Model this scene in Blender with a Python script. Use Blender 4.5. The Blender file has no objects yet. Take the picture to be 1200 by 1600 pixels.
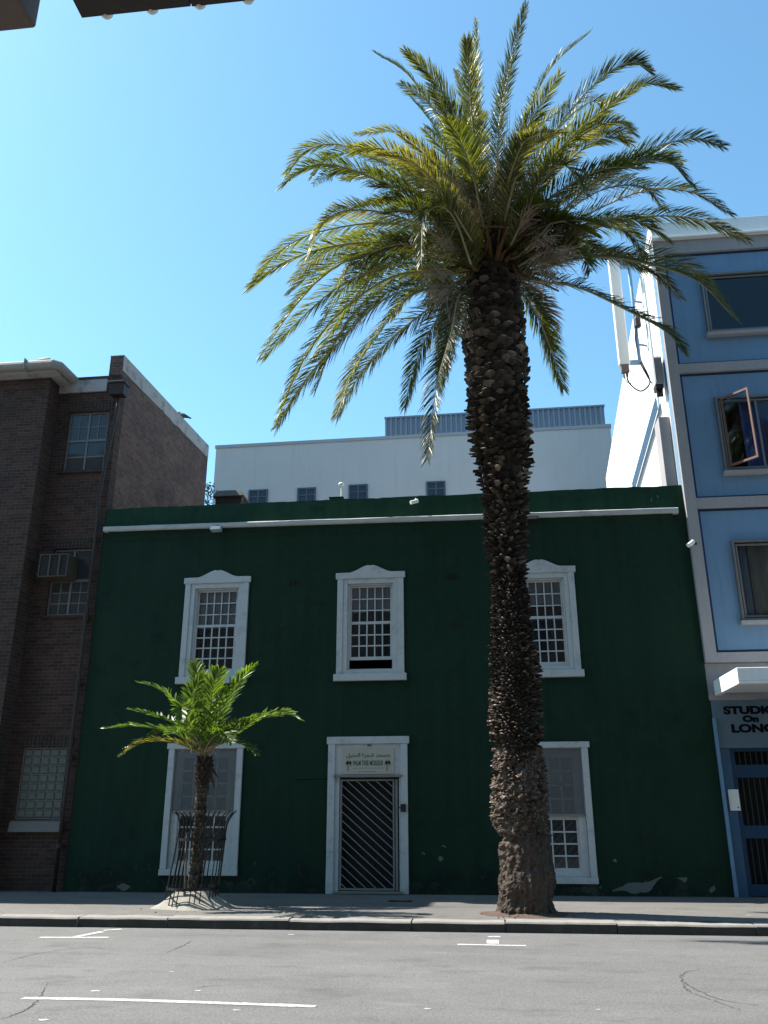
import bpy, math, random
from mathutils import Vector, noise
C = bpy.context
scene = C.scene
col = scene.collection
R = math.radians
rnd = random.Random(7)

# ---------------------------------------------------------------- camera
F = 1325.0
PITCH, YAW, ROLL = R(19.5), R(6.5), R(0.11)
CAM = Vector((0, 0, 1.7))
fw = Vector((-math.sin(YAW)*math.cos(PITCH), math.cos(YAW)*math.cos(PITCH), math.sin(PITCH)))
r0 = Vector((math.cos(YAW), math.sin(YAW), 0))
u0 = r0.cross(fw)
rt = r0*math.cos(ROLL) - u0*math.sin(ROLL)
up = rt.cross(fw)
def ray(px, py): return fw*F + rt*(px-600) - up*(py-800)
def P(px, py, Y):
    d = ray(px, py); return CAM + d*((Y-CAM.y)/d.y)
def G(px, py, z=0.0):
    d = ray(px, py); return CAM + d*((z-CAM.z)/d.z)
def PX(px, py, X):
    d = ray(px, py); return CAM + d*((X-CAM.x)/d.x)
cd = bpy.data.cameras.new('camera'); cam = bpy.data.objects.new('camera', cd); col.objects.link(cam)
from mathutils import Matrix
m = Matrix((rt, up, -fw)).transposed().to_4x4(); m.translation = CAM
cam.matrix_world = m
cd.sensor_fit = 'VERTICAL'; cd.sensor_height = 32; cd.lens = 32*F/1600
cd.clip_start = 0.05; cd.clip_end = 3000
scene.camera = cam

# ---------------------------------------------------------------- light
EL, AZ = R(53), R(9.5)      # sun: from the left, slightly behind the facades
sd = Vector((-math.cos(EL)*math.cos(AZ), math.cos(EL)*math.sin(AZ), math.sin(EL)))
sl = bpy.data.lights.new('sun', 'SUN'); sl.energy = 5.0; sl.angle = R(0.53); sl.color = (1, .95, .87)
so = bpy.data.objects.new('sun', sl); col.objects.link(so)
so.rotation_euler = sd.to_track_quat('Z', 'Y').to_euler()
w = bpy.data.worlds.new('World'); scene.world = w; w.use_nodes = True
nt = w.node_tree; bg = nt.nodes['Background']
sky = nt.nodes.new('ShaderNodeTexSky'); sky.sky_type = 'NISHITA'; sky.sun_disc = False
sky.sun_elevation = EL; sky.sun_rotation = math.atan2(sd.x, sd.y)
sky.air_density = 1.0; sky.dust_density = 0.6; sky.ozone_density = 1.4; sky.altitude = 20
tn = nt.nodes.new('ShaderNodeMix'); tn.data_type = 'RGBA'; tn.blend_type = 'MULTIPLY'; tn.inputs[0].default_value = 1
tn.inputs[7].default_value = (.80, 1.15, 1.13, 1)
nt.links.new(sky.outputs[0], tn.inputs[6]); nt.links.new(tn.outputs[2], bg.inputs[0]); bg.inputs[1].default_value = 0.108
vs = scene.view_settings
vs.view_transform = 'Standard'; vs.look = 'None'; vs.gamma = 1; vs.exposure = 1.25
scene.render.resolution_x = 768; scene.render.resolution_y = 1024
scene.render.engine = 'CYCLES'
scene.cycles.max_bounces = 8; scene.cycles.transparent_max_bounces = 24

# ---------------------------------------------------------------- materials
def new_mat(name):
    m_ = bpy.data.materials.new(name); m_.use_nodes = True
    return m_, m_.node_tree, m_.node_tree.nodes['Principled BSDF']
def N(nt, t, **kw):
    n = nt.nodes.new(t)
    for k, v in kw.items(): setattr(n, k, v)
    return n
def coords(nt, scale=(1,1,1), uv=False):
    tc = N(nt, 'ShaderNodeTexCoord'); mp = N(nt, 'ShaderNodeMapping')
    nt.links.new(tc.outputs['UV' if uv else 'Object'], mp.inputs[0]); mp.inputs['Scale'].default_value = scale
    return mp.outputs[0]
def noise_tex(nt, vec, scale, detail=4, rough=.6):
    n = N(nt, 'ShaderNodeTexNoise'); n.inputs['Scale'].default_value = scale
    n.inputs['Detail'].default_value = detail; n.inputs['Roughness'].default_value = rough
    nt.links.new(vec, n.inputs['Vector']); return n.outputs[0]
def ramp(nt, fac, stops):
    r = N(nt, 'ShaderNodeValToRGB'); e = r.color_ramp.elements
    while len(e) < len(stops): e.new(0.5)
    for i, (p, c) in enumerate(stops):
        e[i].position = p; e[i].color = (c[0], c[1], c[2], 1) if hasattr(c, '__len__') else (c, c, c, 1)
    nt.links.new(fac, r.inputs[0]); return r.outputs[0]
def mix(nt, fac, a, b, mode='MIX'):
    x = N(nt, 'ShaderNodeMix', data_type='RGBA', blend_type=mode)
    for sock, v in ((x.inputs[0], fac), (x.inputs[6], a), (x.inputs[7], b)):
        if isinstance(v, (int, float)): sock.default_value = v
        elif isinstance(v, tuple): sock.default_value = (*v[:3], 1)
        else: nt.links.new(v, sock)
    return x.outputs[2]
def bump(nt, h, bsdf, strength=.3, dist=.01):
    b = N(nt, 'ShaderNodeBump'); b.inputs['Strength'].default_value = strength; b.inputs['Distance'].default_value = dist
    nt.links.new(h, b.inputs['Height']); nt.links.new(b.outputs[0], bsdf.inputs['Normal'])
def sc(c, k): return tuple(min(1, x*k) for x in c)
def surf(name, c, rough=.8, var=.25, scale=3, fine=60, bmp=.25, bd=.004, stain=None, stain_amt=.5, metal=0, streak=False, spec=.3):
    """painted / rendered surface: broad tone drift, fine grain, optional stains"""
    m_, nt, b = new_mat(name)
    v = coords(nt)
    n1 = noise_tex(nt, v, scale, 6, .65)
    c1 = ramp(nt, n1, [(.3, sc(c, 1-var)), (.7, sc(c, 1+var*.6))])
    n2 = noise_tex(nt, v, fine, 3, .7)
    c2 = mix(nt, .35, c1, ramp(nt, n2, [(.3, sc(c, .75)), (.7, sc(c, 1.2))]))
    if stain:
        v2 = coords(nt, (6, 6, .5) if streak else (1, 1, 1))
        n3 = noise_tex(nt, v2, scale*1.3, 8, .75)
        f = ramp(nt, n3, [(.52, 0), (.72, stain_amt)])
        c2 = mix(nt, f, c2, stain)
    nt.links.new(c2, b.inputs['Base Color'])
    b.inputs['Roughness'].default_value = rough; b.inputs['Metallic'].default_value = metal; b.inputs['Specular IOR Level'].default_value = spec
    bump(nt, n2, b, bmp, bd)
    return m_
def brick(name, c1, c2, mortar, scale=1.0):
    m_, nt, b = new_mat(name)
    v = coords(nt, uv=True)
    br = N(nt, 'ShaderNodeTexBrick'); nt.links.new(v, br.inputs['Vector'])
    br.inputs['Scale'].default_value = 1; br.inputs['Brick Width'].default_value = .235*scale
    br.inputs['Row Height'].default_value = .082*scale; br.inputs['Mortar Size'].default_value = .006
    br.inputs['Mortar Smooth'].default_value = .3; br.inputs['Bias'].default_value = -.1
    br.inputs['Color1'].default_value = (*c1, 1); br.inputs['Color2'].default_value = (*c2, 1); br.inputs['Mortar'].default_value = (*mortar, 1)
    n1 = noise_tex(nt, v, .9, 6, .7); n2 = noise_tex(nt, v, 14, 5, .7)
    cc = mix(nt, 1.0, br.outputs['Color'], ramp(nt, n1, [(.3, (.6, .6, .6)), (.7, (1.3, 1.2, 1.15))]), 'MULTIPLY')
    cc = mix(nt, .6, cc, ramp(nt, n2, [(.3, (.55, .55, .55)), (.7, (1.5, 1.45, 1.4))]), 'MULTIPLY')
    nt.links.new(cc, b.inputs['Base Color']); b.inputs['Roughness'].default_value = .9
    inv = N(nt, 'ShaderNodeMath', operation='MULTIPLY_ADD'); nt.links.new(br.outputs['Fac'], inv.inputs[0])
    inv.inputs[1].default_value = -1; nt.links.new(n2, inv.inputs[2])
    bump(nt, inv.outputs[0], b, .6, .01)
    return m_
def rnd_mat(name, stops, rough=.6, translucent=None, tamt=.0, nscale=30, bmp=.0, spec=.5):
    """colour picked per piece from the 'rnd' attribute"""
    m_, nt, b = new_mat(name)
    at = N(nt, 'ShaderNodeAttribute', attribute_name='rnd')
    c = ramp(nt, at.outputs['Fac'], stops)
    v = coords(nt); n1 = noise_tex(nt, v, nscale, 4, .7)
    c = mix(nt, .5, c, ramp(nt, n1, [(.3, (.5, .5, .5)), (.7, (1.5, 1.5, 1.5))]), 'MULTIPLY')
    nt.links.new(c, b.inputs['Base Color']); b.inputs['Roughness'].default_value = rough
    b.inputs['Specular IOR Level'].default_value = spec
    if bmp: bump(nt, n1, b, bmp, .01)
    if translucent:
        t = N(nt, 'ShaderNodeBsdfTranslucent')
        nt.links.new(mix(nt, 1.0, c, translucent, 'MULTIPLY'), t.inputs[0])
        ms = N(nt, 'ShaderNodeMixShader'); ms.inputs[0].default_value = tamt
        nt.links.new(b.outputs[0], ms.inputs[1]); nt.links.new(t.outputs[0], ms.inputs[2])
        nt.links.new(ms.outputs[0], nt.nodes['Material Output'].inputs[0])
    return m_
def glass(name, tint=(.75,.8,.85), refl=1.0, alpha=.0, c=(.02,.025,.03)):
    m_, nt, b = new_mat(name)
    g = N(nt, 'ShaderNodeBsdfGlossy'); g.inputs['Roughness'].default_value = .03
    t = N(nt, 'ShaderNodeBsdfTransparent'); t.inputs[0].default_value = (*tint, 1)
    fr = N(nt, 'ShaderNodeFresnel'); fr.inputs[0].default_value = 1.36
    v = coords(nt); n = noise_tex(nt, v, 2.5, 2, .5)
    bp = N(nt, 'ShaderNodeBump'); bp.inputs['Strength'].default_value = .12; bp.inputs['Distance'].default_value = .03
    nt.links.new(n, bp.inputs['Height']); nt.links.new(bp.outputs[0], g.inputs['Normal'])
    ms = N(nt, 'ShaderNodeMixShader'); nt.links.new(fr.outputs[0], ms.inputs[0])
    nt.links.new(t.outputs[0], ms.inputs[1]); nt.links.new(g.outputs[0], ms.inputs[2])
    last = ms.outputs[0]
    if alpha:      # diffuse film: dust, frosting, and painted reflection on the low windows
        d = N(nt, 'ShaderNodeBsdfDiffuse'); d.inputs[0].default_value = (*c, 1)
        m2 = N(nt, 'ShaderNodeMixShader'); m2.inputs[0].default_value = alpha
        nt.links.new(last, m2.inputs[1]); nt.links.new(d.outputs[0], m2.inputs[2]); last = m2.outputs[0]
    nt.links.new(last, nt.nodes['Material Output'].inputs[0])
    nt.nodes.remove(b)
    return m_

M = {}
def greenwall(name, c, dirt_z):
    """flaking limewashed plaster: rain streaks, repaired areas, ripples, a ragged damp band low down"""
    m_, nt, b = new_mat(name); v = coords(nt)
    n1 = noise_tex(nt, v, .55, 7, .6); n2 = noise_tex(nt, v, 40, 4, .7)
    st = noise_tex(nt, coords(nt, (5, 5, .28)), 1.1, 6, .65); pt = noise_tex(nt, coords(nt, (1, 1, 1.3)), 1.5, 8, .55)
    x = ramp(nt, n1, [(.3, sc(c, .78)), (.7, sc(c, 1.18))])
    x = mix(nt, .55, x, ramp(nt, st, [(.32, sc(c, .62)), (.5, c), (.72, (c[0]*1.9, c[1]*1.45, c[2]*1.5))]))
    x = mix(nt, ramp(nt, pt, [(.57, 0), (.60, .5)]), x, (c[0]*.6, c[1]*.72, c[2]*.65))
    x = mix(nt, ramp(nt, pt, [(.36, .45), (.39, 0)]), x, (c[0]*2.0, c[1]*1.35, c[2]*1.4))
    x = mix(nt, .3, x, ramp(nt, n2, [(.3, sc(c, .6)), (.7, sc(c, 1.4))]))
    fl = noise_tex(nt, v, 3.2, 12, .72)
    sx_ = N(nt, 'ShaderNodeSeparateXYZ'); tc = N(nt, 'ShaderNodeTexCoord'); nt.links.new(tc.outputs['Object'], sx_.inputs[0])
    mr = N(nt, 'ShaderNodeMapRange'); nt.links.new(sx_.outputs[2], mr.inputs[0]); mr.inputs[1].default_value = 0; mr.inputs[2].default_value = dirt_z; mr.inputs[3].default_value = .16; mr.inputs[4].default_value = 0
    ad = N(nt, 'ShaderNodeMath', operation='ADD'); nt.links.new(fl, ad.inputs[0]); nt.links.new(mr.outputs[0], ad.inputs[1])
    x = mix(nt, ramp(nt, ad.outputs[0], [(.665, 0), (.68, .8)]), x, (.075, .08, .072))
    g2 = noise_tex(nt, v, 1.6, 8, .7); a2 = N(nt, 'ShaderNodeMath', operation='ADD'); nt.links.new(g2, a2.inputs[0]); nt.links.new(mr.outputs[0], a2.inputs[1])
    x = mix(nt, ramp(nt, a2.outputs[0], [(.56, 0), (.70, .75)]), x, (.006, .009, .007))
    nt.links.new(x, b.inputs['Base Color']); b.inputs['Roughness'].default_value = .8; b.inputs['Specular IOR Level'].default_value = .2
    hb = noise_tex(nt, v, 4, 5, .6); h = mix(nt, .35, hb, n2)
    bump(nt, h, b, .5, .02)
    return m_
M['green'] = greenwall('green_paint', (.0066,.0265,.0150), .75)
M['green2'] = greenwall('green_parapet_paint', (.0095,.0400,.0230), .01)
M['white'] = surf('white_gloss_paint', (.46,.475,.49), .55, .07, 2.5, 50, .3, .003, (.20,.195,.18), .65)
M['whitewall'] = surf('white_wall_paint', (.80,.80,.79), .85, .04, 1.2, 40, .25, .004, (.62,.6,.57), .4, streak=True)
M['cornice'] = surf('cornice_paint', (.42,.43,.42), .8, .12, 2.5, 50, .4, .006, (.13,.14,.125), .6)
M['pale'] = surf('pale_wall_paint', (.44,.42,.42), .85, .06, .5, 30, .15, .003, (.34,.32,.31), .45, streak=True)
M['grey_coping'] = surf('grey_coping', (.3,.3,.32), .8, .1)
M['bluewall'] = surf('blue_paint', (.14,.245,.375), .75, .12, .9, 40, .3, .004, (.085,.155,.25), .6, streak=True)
M['blueline'] = surf('dark_blue', (.010,.03,.09), .6, .1)
M['greyframe'] = surf('warm_grey_paint', (.31,.295,.30), .8, .10, 2, 40, .3, .004, (.19,.18,.175), .4, streak=True)
M['bluefascia'] = surf('grey_blue_paint', (.10,.155,.205), .6, .1, 2, 40, .2, .003)
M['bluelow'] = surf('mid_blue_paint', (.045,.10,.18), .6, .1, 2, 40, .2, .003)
M['bluegate'] = surf('gate_blue_paint', (.012,.045,.10), .5, .12)
M['brick'] = brick('brown_brick', (.030,.017,.014), (.072,.036,.027), (.085,.070,.060))
M['brick_side'] = brick('side_brick', (.075,.046,.038), (.14,.085,.068), (.17,.145,.13))
M['brickdark'] = brick('dark_brick', (.03,.02,.017), (.05,.032,.027), (.07,.063,.057))
M['oldwhite'] = surf('weathered_whitewash', (.36,.36,.355), .9, .15, 2, 40, .4, .006, (.07,.07,.065), .95)
M['gutter'] = surf('old_gutter_paint', (.30,.285,.26), .7, .2, 3, 40, .3, .004, (.14,.12,.1), .7)
M['pipe'] = surf('brown_pipe_paint', (.035,.024,.022), .45, .15)
M['iron'] = surf('black_iron', (.018,.018,.02), .4, .3, metal=.3)
M['gateiron'] = surf('grey_gate_paint', (.20,.205,.21), .5, .2)
M['alu'] = surf('window_metal', (.17,.165,.16), .45, .1, metal=.3)
M['browncase'] = surf('reddish_casement_paint', (.17,.085,.065), .5, .2)
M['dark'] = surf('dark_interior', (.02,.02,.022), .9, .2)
M['blind'] = surf('cream_blind', (.6,.56,.53), .9, .12, 1.5)
M['curtain'] = surf('beige_curtain', (.55,.45,.34), .9, .15, 4)
M['bluecurtain'] = surf('blue_curtain', (.05,.09,.24), .9, .3, 4)
M['greycurtain'] = surf('grey_curtain', (.36,.38,.42), .9, .15, 4)
M['glass'] = glass('window_glass')
M['dustglass'] = glass('dusty_glass', alpha=.12, c=(.25,.27,.28))
M['lowglass'] = glass('reflection_film_glass', alpha=.14, c=(.20,.21,.215))  # grey film stands in for room reflection in the low windows
M['oldglass'] = glass('old_sash_glass', alpha=.05, c=(.22,.24,.27))
M['screen'] = glass('frosted_sheet', alpha=.17, c=(.48,.50,.52))
M['blockglass'] = surf('glass_block', (.105,.118,.108), .25, .3, 9, 30, .5, .01, (.2,.21,.2), .5)
M['sign'] = surf('cream_sign', (.42,.38,.33), .6, .06)
M['ink'] = surf('green_ink', (.03,.13,.06), .6, .1)
M['inkdark'] = surf('dark_navy_paint', (.003,.004,.010), .8, .1, spec=.1)
M['plastic'] = surf('white_plastic', (.75,.75,.73), .4, .05)
M['greyplastic'] = surf('grey_plastic', (.4,.42,.44), .5, .1)
M['blackplastic'] = surf('black_plastic', (.02,.02,.022), .5, .2)
M['steel'] = surf('bluish_steel', (.14,.25,.38), .6, .12, 5)  # even bluish tone for tray, its cables, mast, brackets and clamps
M['cable'] = surf('black_cable', (.015,.015,.017), .5, .1)
M['acbeige'] = surf('stained_beige_metal', (.075,.055,.042), .6, .25)
M['concrete'] = surf('grey_concrete', (.17,.16,.15), .9, .2, 3, 60, .5, .006)
M['bare'] = surf('bare_plaster', (.13,.14,.13), .9, .25, 6, 60, .5, .006)
M['sand'] = surf('pale_mortar', (.30,.28,.24), .95, .2, 8, 60, .8, .02)
M['soil'] = surf('brown_soil', (.11,.075,.06), .95, .35, 9, 70, .9, .02)
M['timber'] = surf('dark_stained_timber', (.045,.035,.03), .6, .35, 4, 40, .4, .004)
M['timberside'] = surf('brown_timber', (.16,.12,.10), .6, .3, 4, 40, .4, .004)
M['bulb'] = surf('white_bulb', (.85,.84,.8), .2, .02)
M['marking'] = surf('road_paint', (.48,.48,.47), .7, .08, 6, 90, .4, .004, (.3,.3,.3), .55)
_nt = M['marking'].node_tree; _b = _nt.nodes['Principled BSDF']; _src = _b.inputs['Base Color'].links[0].from_socket
_w = noise_tex(_nt, coords(_nt), 22, 8, .8); _nt.links.new(mix(_nt, ramp(_nt, _w, [(.50, 0), (.60, .85)]), _src, (.11, .11, .108)), _b.inputs['Base Color'])
M['crack'] = surf('tar_crack', (.05,.05,.05), .9, .3)
M['shrub'] = rnd_mat('shrub_leaf', [(0,(.02,.04,.02)),(1,(.05,.09,.04))], .6)
M['bird'] = surf('dark_feathers', (.05,.05,.06), .6, .4)

# corrugated cladding: real ridges, plain colour
M['darkframe'] = surf('slate_window_frame', (.07,.085,.11), .5, .1)
M['paneblue'] = surf('dark_pane', (.025,.035,.055), .3, .3, 3)
M['clad'] = surf('grey_blue_cladding', (.17,.205,.26), .45, .06, 3, metal=.2)

# asphalt
def asphalt(name, dark, light, fine_k, bmp):
    m_, nt, b = new_mat(name)
    v = coords(nt)
    n1 = noise_tex(nt, v, .35, 6, .65); vl = coords(nt, (.25, 1.6, 1)); n1b = noise_tex(nt, vl, .9, 5, .6)
    n2 = noise_tex(nt, v, 34, 6, .9); n3 = noise_tex(nt, v, 7, 8, .8)
    c = ramp(nt, n1, [(.3, sc(dark, .93)), (.7, light)])
    c = mix(nt, .35, c, ramp(nt, n1b, [(.35, dark), (.65, light)]))
    c = mix(nt, .45, c, ramp(nt, n3, [(.3, (.72,.72,.72)), (.7, (1.25,1.25,1.25))]), 'MULTIPLY')
    c = mix(nt, fine_k, c, ramp(nt, n2, [(.36, (.35,.35,.35)), (.64, (1.8,1.8,1.76))]), 'MULTIPLY')
    vo = N(nt, 'ShaderNodeTexVoronoi'); vo.inputs['Scale'].default_value = 5.5; nt.links.new(v, vo.inputs['Vector'])
    sp = ramp(nt, vo.outputs['Distance'], [(.02, .4), (.045, 0)])
    c = mix(nt, sp, c, (.55,.54,.52))
    n5 = noise_tex(nt, coords(nt, (.6, 1.5, 1)), 1.3, 9, .7)
    c = mix(nt, ramp(nt, n5, [(.54, 0), (.66, .5)]), c, sc(dark, .5)); c = mix(nt, ramp(nt, n5, [(.30, .4), (.42, 0)]), c, sc(light, 1.45))
    nt.links.new(c, b.inputs['Base Color']); b.inputs['Roughness'].default_value = .85
    bump(nt, n2, b, bmp, .008)
    return m_
M['asphalt'] = asphalt('weathered_asphalt', (.092,.090,.090), (.135,.132,.131), .75, .7)
M['pave'] = asphalt('footway_asphalt', (.098,.093,.088), (.135,.128,.12), .55, .5)
M['ground'] = surf('ground_grey', (.2,.19,.18), .9, .2, .2)
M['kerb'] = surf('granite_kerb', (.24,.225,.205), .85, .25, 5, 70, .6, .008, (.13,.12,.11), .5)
M['kerbface'] = surf('shaded_grimy_kerb_face', (.045,.042,.038), .85, .3, 4, 70, .6, .008, (.10,.095,.09), .5)  # face colour darkened for its shade, plus tyre grime, below the brighter top

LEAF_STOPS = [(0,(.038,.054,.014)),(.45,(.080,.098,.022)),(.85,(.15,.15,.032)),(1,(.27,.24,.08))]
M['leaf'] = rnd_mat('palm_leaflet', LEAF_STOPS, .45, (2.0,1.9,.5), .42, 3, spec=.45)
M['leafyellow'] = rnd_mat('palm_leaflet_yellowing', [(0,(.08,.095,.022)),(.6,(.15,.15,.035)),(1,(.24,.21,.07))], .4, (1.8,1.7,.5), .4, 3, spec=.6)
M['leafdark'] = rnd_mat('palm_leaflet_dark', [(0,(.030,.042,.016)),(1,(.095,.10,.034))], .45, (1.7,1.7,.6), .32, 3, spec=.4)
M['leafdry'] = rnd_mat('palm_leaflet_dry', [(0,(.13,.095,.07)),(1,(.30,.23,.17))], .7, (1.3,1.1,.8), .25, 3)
M['leafsmall'] = rnd_mat('young_palm_leaflet', [(0,(.045,.088,.018)),(.6,(.085,.145,.026)),(1,(.15,.20,.045))], .42, (1.9,1.9,.5), .42, 3, spec=.6)
M['rachis'] = surf('palm_stalk', (.30,.25,.13), .5, .2, 6)
M['petiole'] = surf('orange_stalk_base', (.13,.075,.036), .6, .3, 6)
M['straw'] = rnd_mat('dry_straw', [(0,(.30,.22,.15)),(1,(.60,.50,.38))], .8, (1,.9,.7), .3)
M['trunk'] = rnd_mat('palm_trunk_bark', [(0,(.022,.017,.014)),(.45,(.070,.054,.043)),(.8,(.20,.152,.118)),(1,(.46,.36,.29))], .9, nscale=28, bmp=.8, spec=.2)
M['smalltrunk'] = rnd_mat('young_trunk_bark', [(0,(.022,.017,.013)),(.5,(.06,.047,.036)),(1,(.22,.185,.145))], .9, nscale=30, bmp=.8, spec=.2)

# ---------------------------------------------------------------- builders
def origin_of(o):
    while o.parent: o = o.parent
    return o.location.copy()
class MB:
    def __init__(s): s.v = []; s.f = []; s.r = []; s.mi = []
    def face(s, pts, r=0.5, mi=0):
        b = len(s.v); s.v += [Vector(p) for p in pts]; s.f.append(tuple(range(b, b+len(pts)))); s.r.append(r); s.mi.append(mi)
    def box(s, x0, x1, y0, y1, z0, z1, r=.5, mi=0):
        if x0 > x1: x0, x1 = x1, x0
        if y0 > y1: y0, y1 = y1, y0
        if z0 > z1: z0, z1 = z1, z0
        s.hexa([(x0,y0,z0),(x1,y0,z0),(x1,y1,z0),(x0,y1,z0)], [(x0,y0,z1),(x1,y0,z1),(x1,y1,z1),(x0,y1,z1)], r, mi)
    def hexa(s, bot, top, r=.5, mi=0):
        b = len(s.v); n = len(bot); s.v += [Vector(p) for p in bot] + [Vector(p) for p in top]
        fs = [tuple(b+i for i in reversed(range(n))), tuple(b+n+i for i in range(n))]
        fs += [(b+i, b+(i+1) % n, b+n+(i+1) % n, b+n+i) for i in range(n)]
        s.f += fs; s.r += [r]*len(fs); s.mi += [mi]*len(fs)
    def extr(s, poly, y0, y1, r=.5, mi=0):   # polygon of (x,z), counter-clockwise seen from -y
        s.hexa([(x, y0, z) for x, z in poly][::-1], [(x, y1, z) for x, z in poly][::-1], r, mi)
    def tube(s, pts, rad, n=8, r=.5, mi=0, caps=True):
        pts = [Vector(p) for p in pts]; k = len(pts)
        if not hasattr(rad, '__len__'): rad = [rad]*k
        b = len(s.v); prev = None
        for i, p in enumerate(pts):
            t = (pts[min(i+1, k-1)] - pts[max(i-1, 0)]).normalized()
            if prev is None:
                a = t.cross(Vector((0,0,1)));  a = a if a.length > .05 else t.cross(Vector((1,0,0)))
            else: a = prev - t*prev.dot(t)
            a.normalize(); prev = a; c = t.cross(a)
            for j in range(n):
                q = 2*math.pi*j/n; s.v.append(p + (a*math.cos(q)+c*math.sin(q))*rad[i])
        for i in range(k-1):
            for j in range(n):
                s.f.append((b+i*n+j, b+i*n+(j+1) % n, b+(i+1)*n+(j+1) % n, b+(i+1)*n+j)); s.r.append(r); s.mi.append(mi)
        if caps:
            s.f.append(tuple(b+j for j in reversed(range(n)))); s.f.append(tuple(b+(k-1)*n+j for j in range(n)))
            s.r += [r, r]; s.mi += [mi, mi]
    def bar(s, a, b, w, d):    # flat bar in an xz plane, w wide, d deep
        a = Vector(a); b = Vector(b); t = (b-a).normalized(); n = Vector((-t.z, 0, t.x))*w/2; y = Vector((0, d/2, 0))
        s.hexa([a-n-y, a+n-y, a+n+y, a-n+y], [b-n-y, b+n-y, b+n+y, b-n+y])
    def build(s, name, mats, parent=None, loc=None, smooth=False, bevel=0):
        if not isinstance(mats, (list, tuple)): mats = [mats]
        o0 = origin_of(parent) if parent else Vector(loc) if loc is not None else Vector((0,0,0))
        me = bpy.data.meshes.new(name); me.from_pydata([v-o0 for v in s.v], [], s.f)
        me.polygons.foreach_set('material_index', s.mi)
        if smooth: me.polygons.foreach_set('use_smooth', [True]*len(s.f))
        for m_ in mats: me.materials.append(m_)
        at = me.attributes.new('rnd', 'FLOAT', 'FACE'); at.data.foreach_set('value', s.r)
        uv = me.uv_layers.new(name='UVMap'); me.update()
        for pl in me.polygons:
            n = pl.normal; ax, ay, az = abs(n.x), abs(n.y), abs(n.z)
            for li in pl.loop_indices:
                q = me.vertices[me.loops[li].vertex_index].co + o0
                uv.data[li].uv = (q.x, q.y) if az > ax and az > ay else (q.x, q.z) if ay >= ax else (q.y, q.z)
        o = bpy.data.objects.new(name, me); col.objects.link(o)
        if parent: o.parent = parent
        else: o.location = o0
        if bevel:
            bv = o.modifiers.new('bevel', 'BEVEL'); bv.width = bevel; bv.segments = 2; bv.limit_method = 'ANGLE'
        return o
def tag(o, label=None, cat=None, group=None, kind=None):
    if label: o['label'] = label
    if cat: o['category'] = cat
    if group: o['group'] = group
    if kind: o['kind'] = kind
    return o
def thing(name, loc, label, cat, group=None):
    o = bpy.data.objects.new(name, None); o.empty_display_size = .3; o.location = loc; col.objects.link(o)
    return tag(o, label, cat, group)
def catmull(pts, n):
    pts = [Vector(p) for p in pts]; q = [pts[0]*2-pts[1]] + pts + [pts[-1]*2-pts[-2]]; out = []
    seg = len(pts)-1
    for i in range(n+1):
        t = i/n*seg; k = min(int(t), seg-1); u = t-k
        a, b, c, d = q[k], q[k+1], q[k+2], q[k+3]
        out.append(.5*((2*b)+(c-a)*u+(2*a-5*b+4*c-d)*u*u+(3*b-a-3*c+d)*u**3))
    return out
def wall_open(mb, x0, x1, z0, z1, Y, th, holes, mi=0):
    xs = sorted({x0, x1, *[h[0] for h in holes], *[h[1] for h in holes]})
    zs = sorted({z0, z1, *[h[2] for h in holes], *[h[3] for h in holes]})
    for i in range(len(xs)-1):
        for j in range(len(zs)-1):
            cx, cz = (xs[i]+xs[i+1])/2, (zs[j]+zs[j+1])/2
            if any(h[0] < cx < h[1] and h[2] < cz < h[3] for h in holes): continue
            a, b, c, d = xs[i], xs[i+1], zs[j], zs[j+1]
            mb.face([(a,Y,c),(b,Y,c),(b,Y,d),(a,Y,d)], mi=mi); mb.face([(b,Y+th,c),(a,Y+th,c),(a,Y+th,d),(b,Y+th,d)], mi=mi)
    for a, b, c, d in holes:
        mb.face([(a,Y,c),(a,Y+th,c),(b,Y+th,c),(b,Y,c)], mi=mi); mb.face([(a,Y,d),(b,Y,d),(b,Y+th,d),(a,Y+th,d)], mi=mi)
        mb.face([(a,Y,c),(a,Y,d),(a,Y+th,d),(a,Y+th,c)], mi=mi); mb.face([(b,Y,c),(b,Y+th,c),(b,Y+th,d),(b,Y,d)], mi=mi)
    mb.face([(x0,Y,z1),(x1,Y,z1),(x1,Y+th,z1),(x0,Y+th,z1)], mi=mi)
    mb.face([(x0,Y,z0),(x0,Y,z1),(x0,Y+th,z1),(x0,Y+th,z0)], mi=mi); mb.face([(x1,Y,z0),(x1,Y+th,z0),(x1,Y+th,z1),(x1,Y,z1)], mi=mi)
def frame(mb, x0, x1, z0, z1, w, y0, y1, wb=None, wt=None):   # rectangular ring
    wb = w if wb is None else wb; wt = w if wt is None else wt
    mb.box(x0, x0+w, y0, y1, z0, z1); mb.box(x1-w, x1, y0, y1, z0, z1)
    mb.box(x0+w, x1-w, y0, y1, z0, z0+wb); mb.box(x0+w, x1-w, y0, y1, z1-wt, z1)
def grid_bars(mb, x0, x1, z0, z1, nx, nz, w, y0, y1):
    xs = [x0+(x1-x0)*i/nx for i in range(nx+1)]
    for x in xs[1:-1]: mb.box(x-w/2, x+w/2, y0, y1, z0, z1)
    for j in range(1, nz):
        z = z0+(z1-z0)*j/nz
        for i in range(nx):
            a = xs[i]+(w/2 if i else 0); b = xs[i+1]-(w/2 if i < nx-1 else 0)
            mb.box(a, b, y0+.002, y1-.002, z-w/2, z+w/2)
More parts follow.
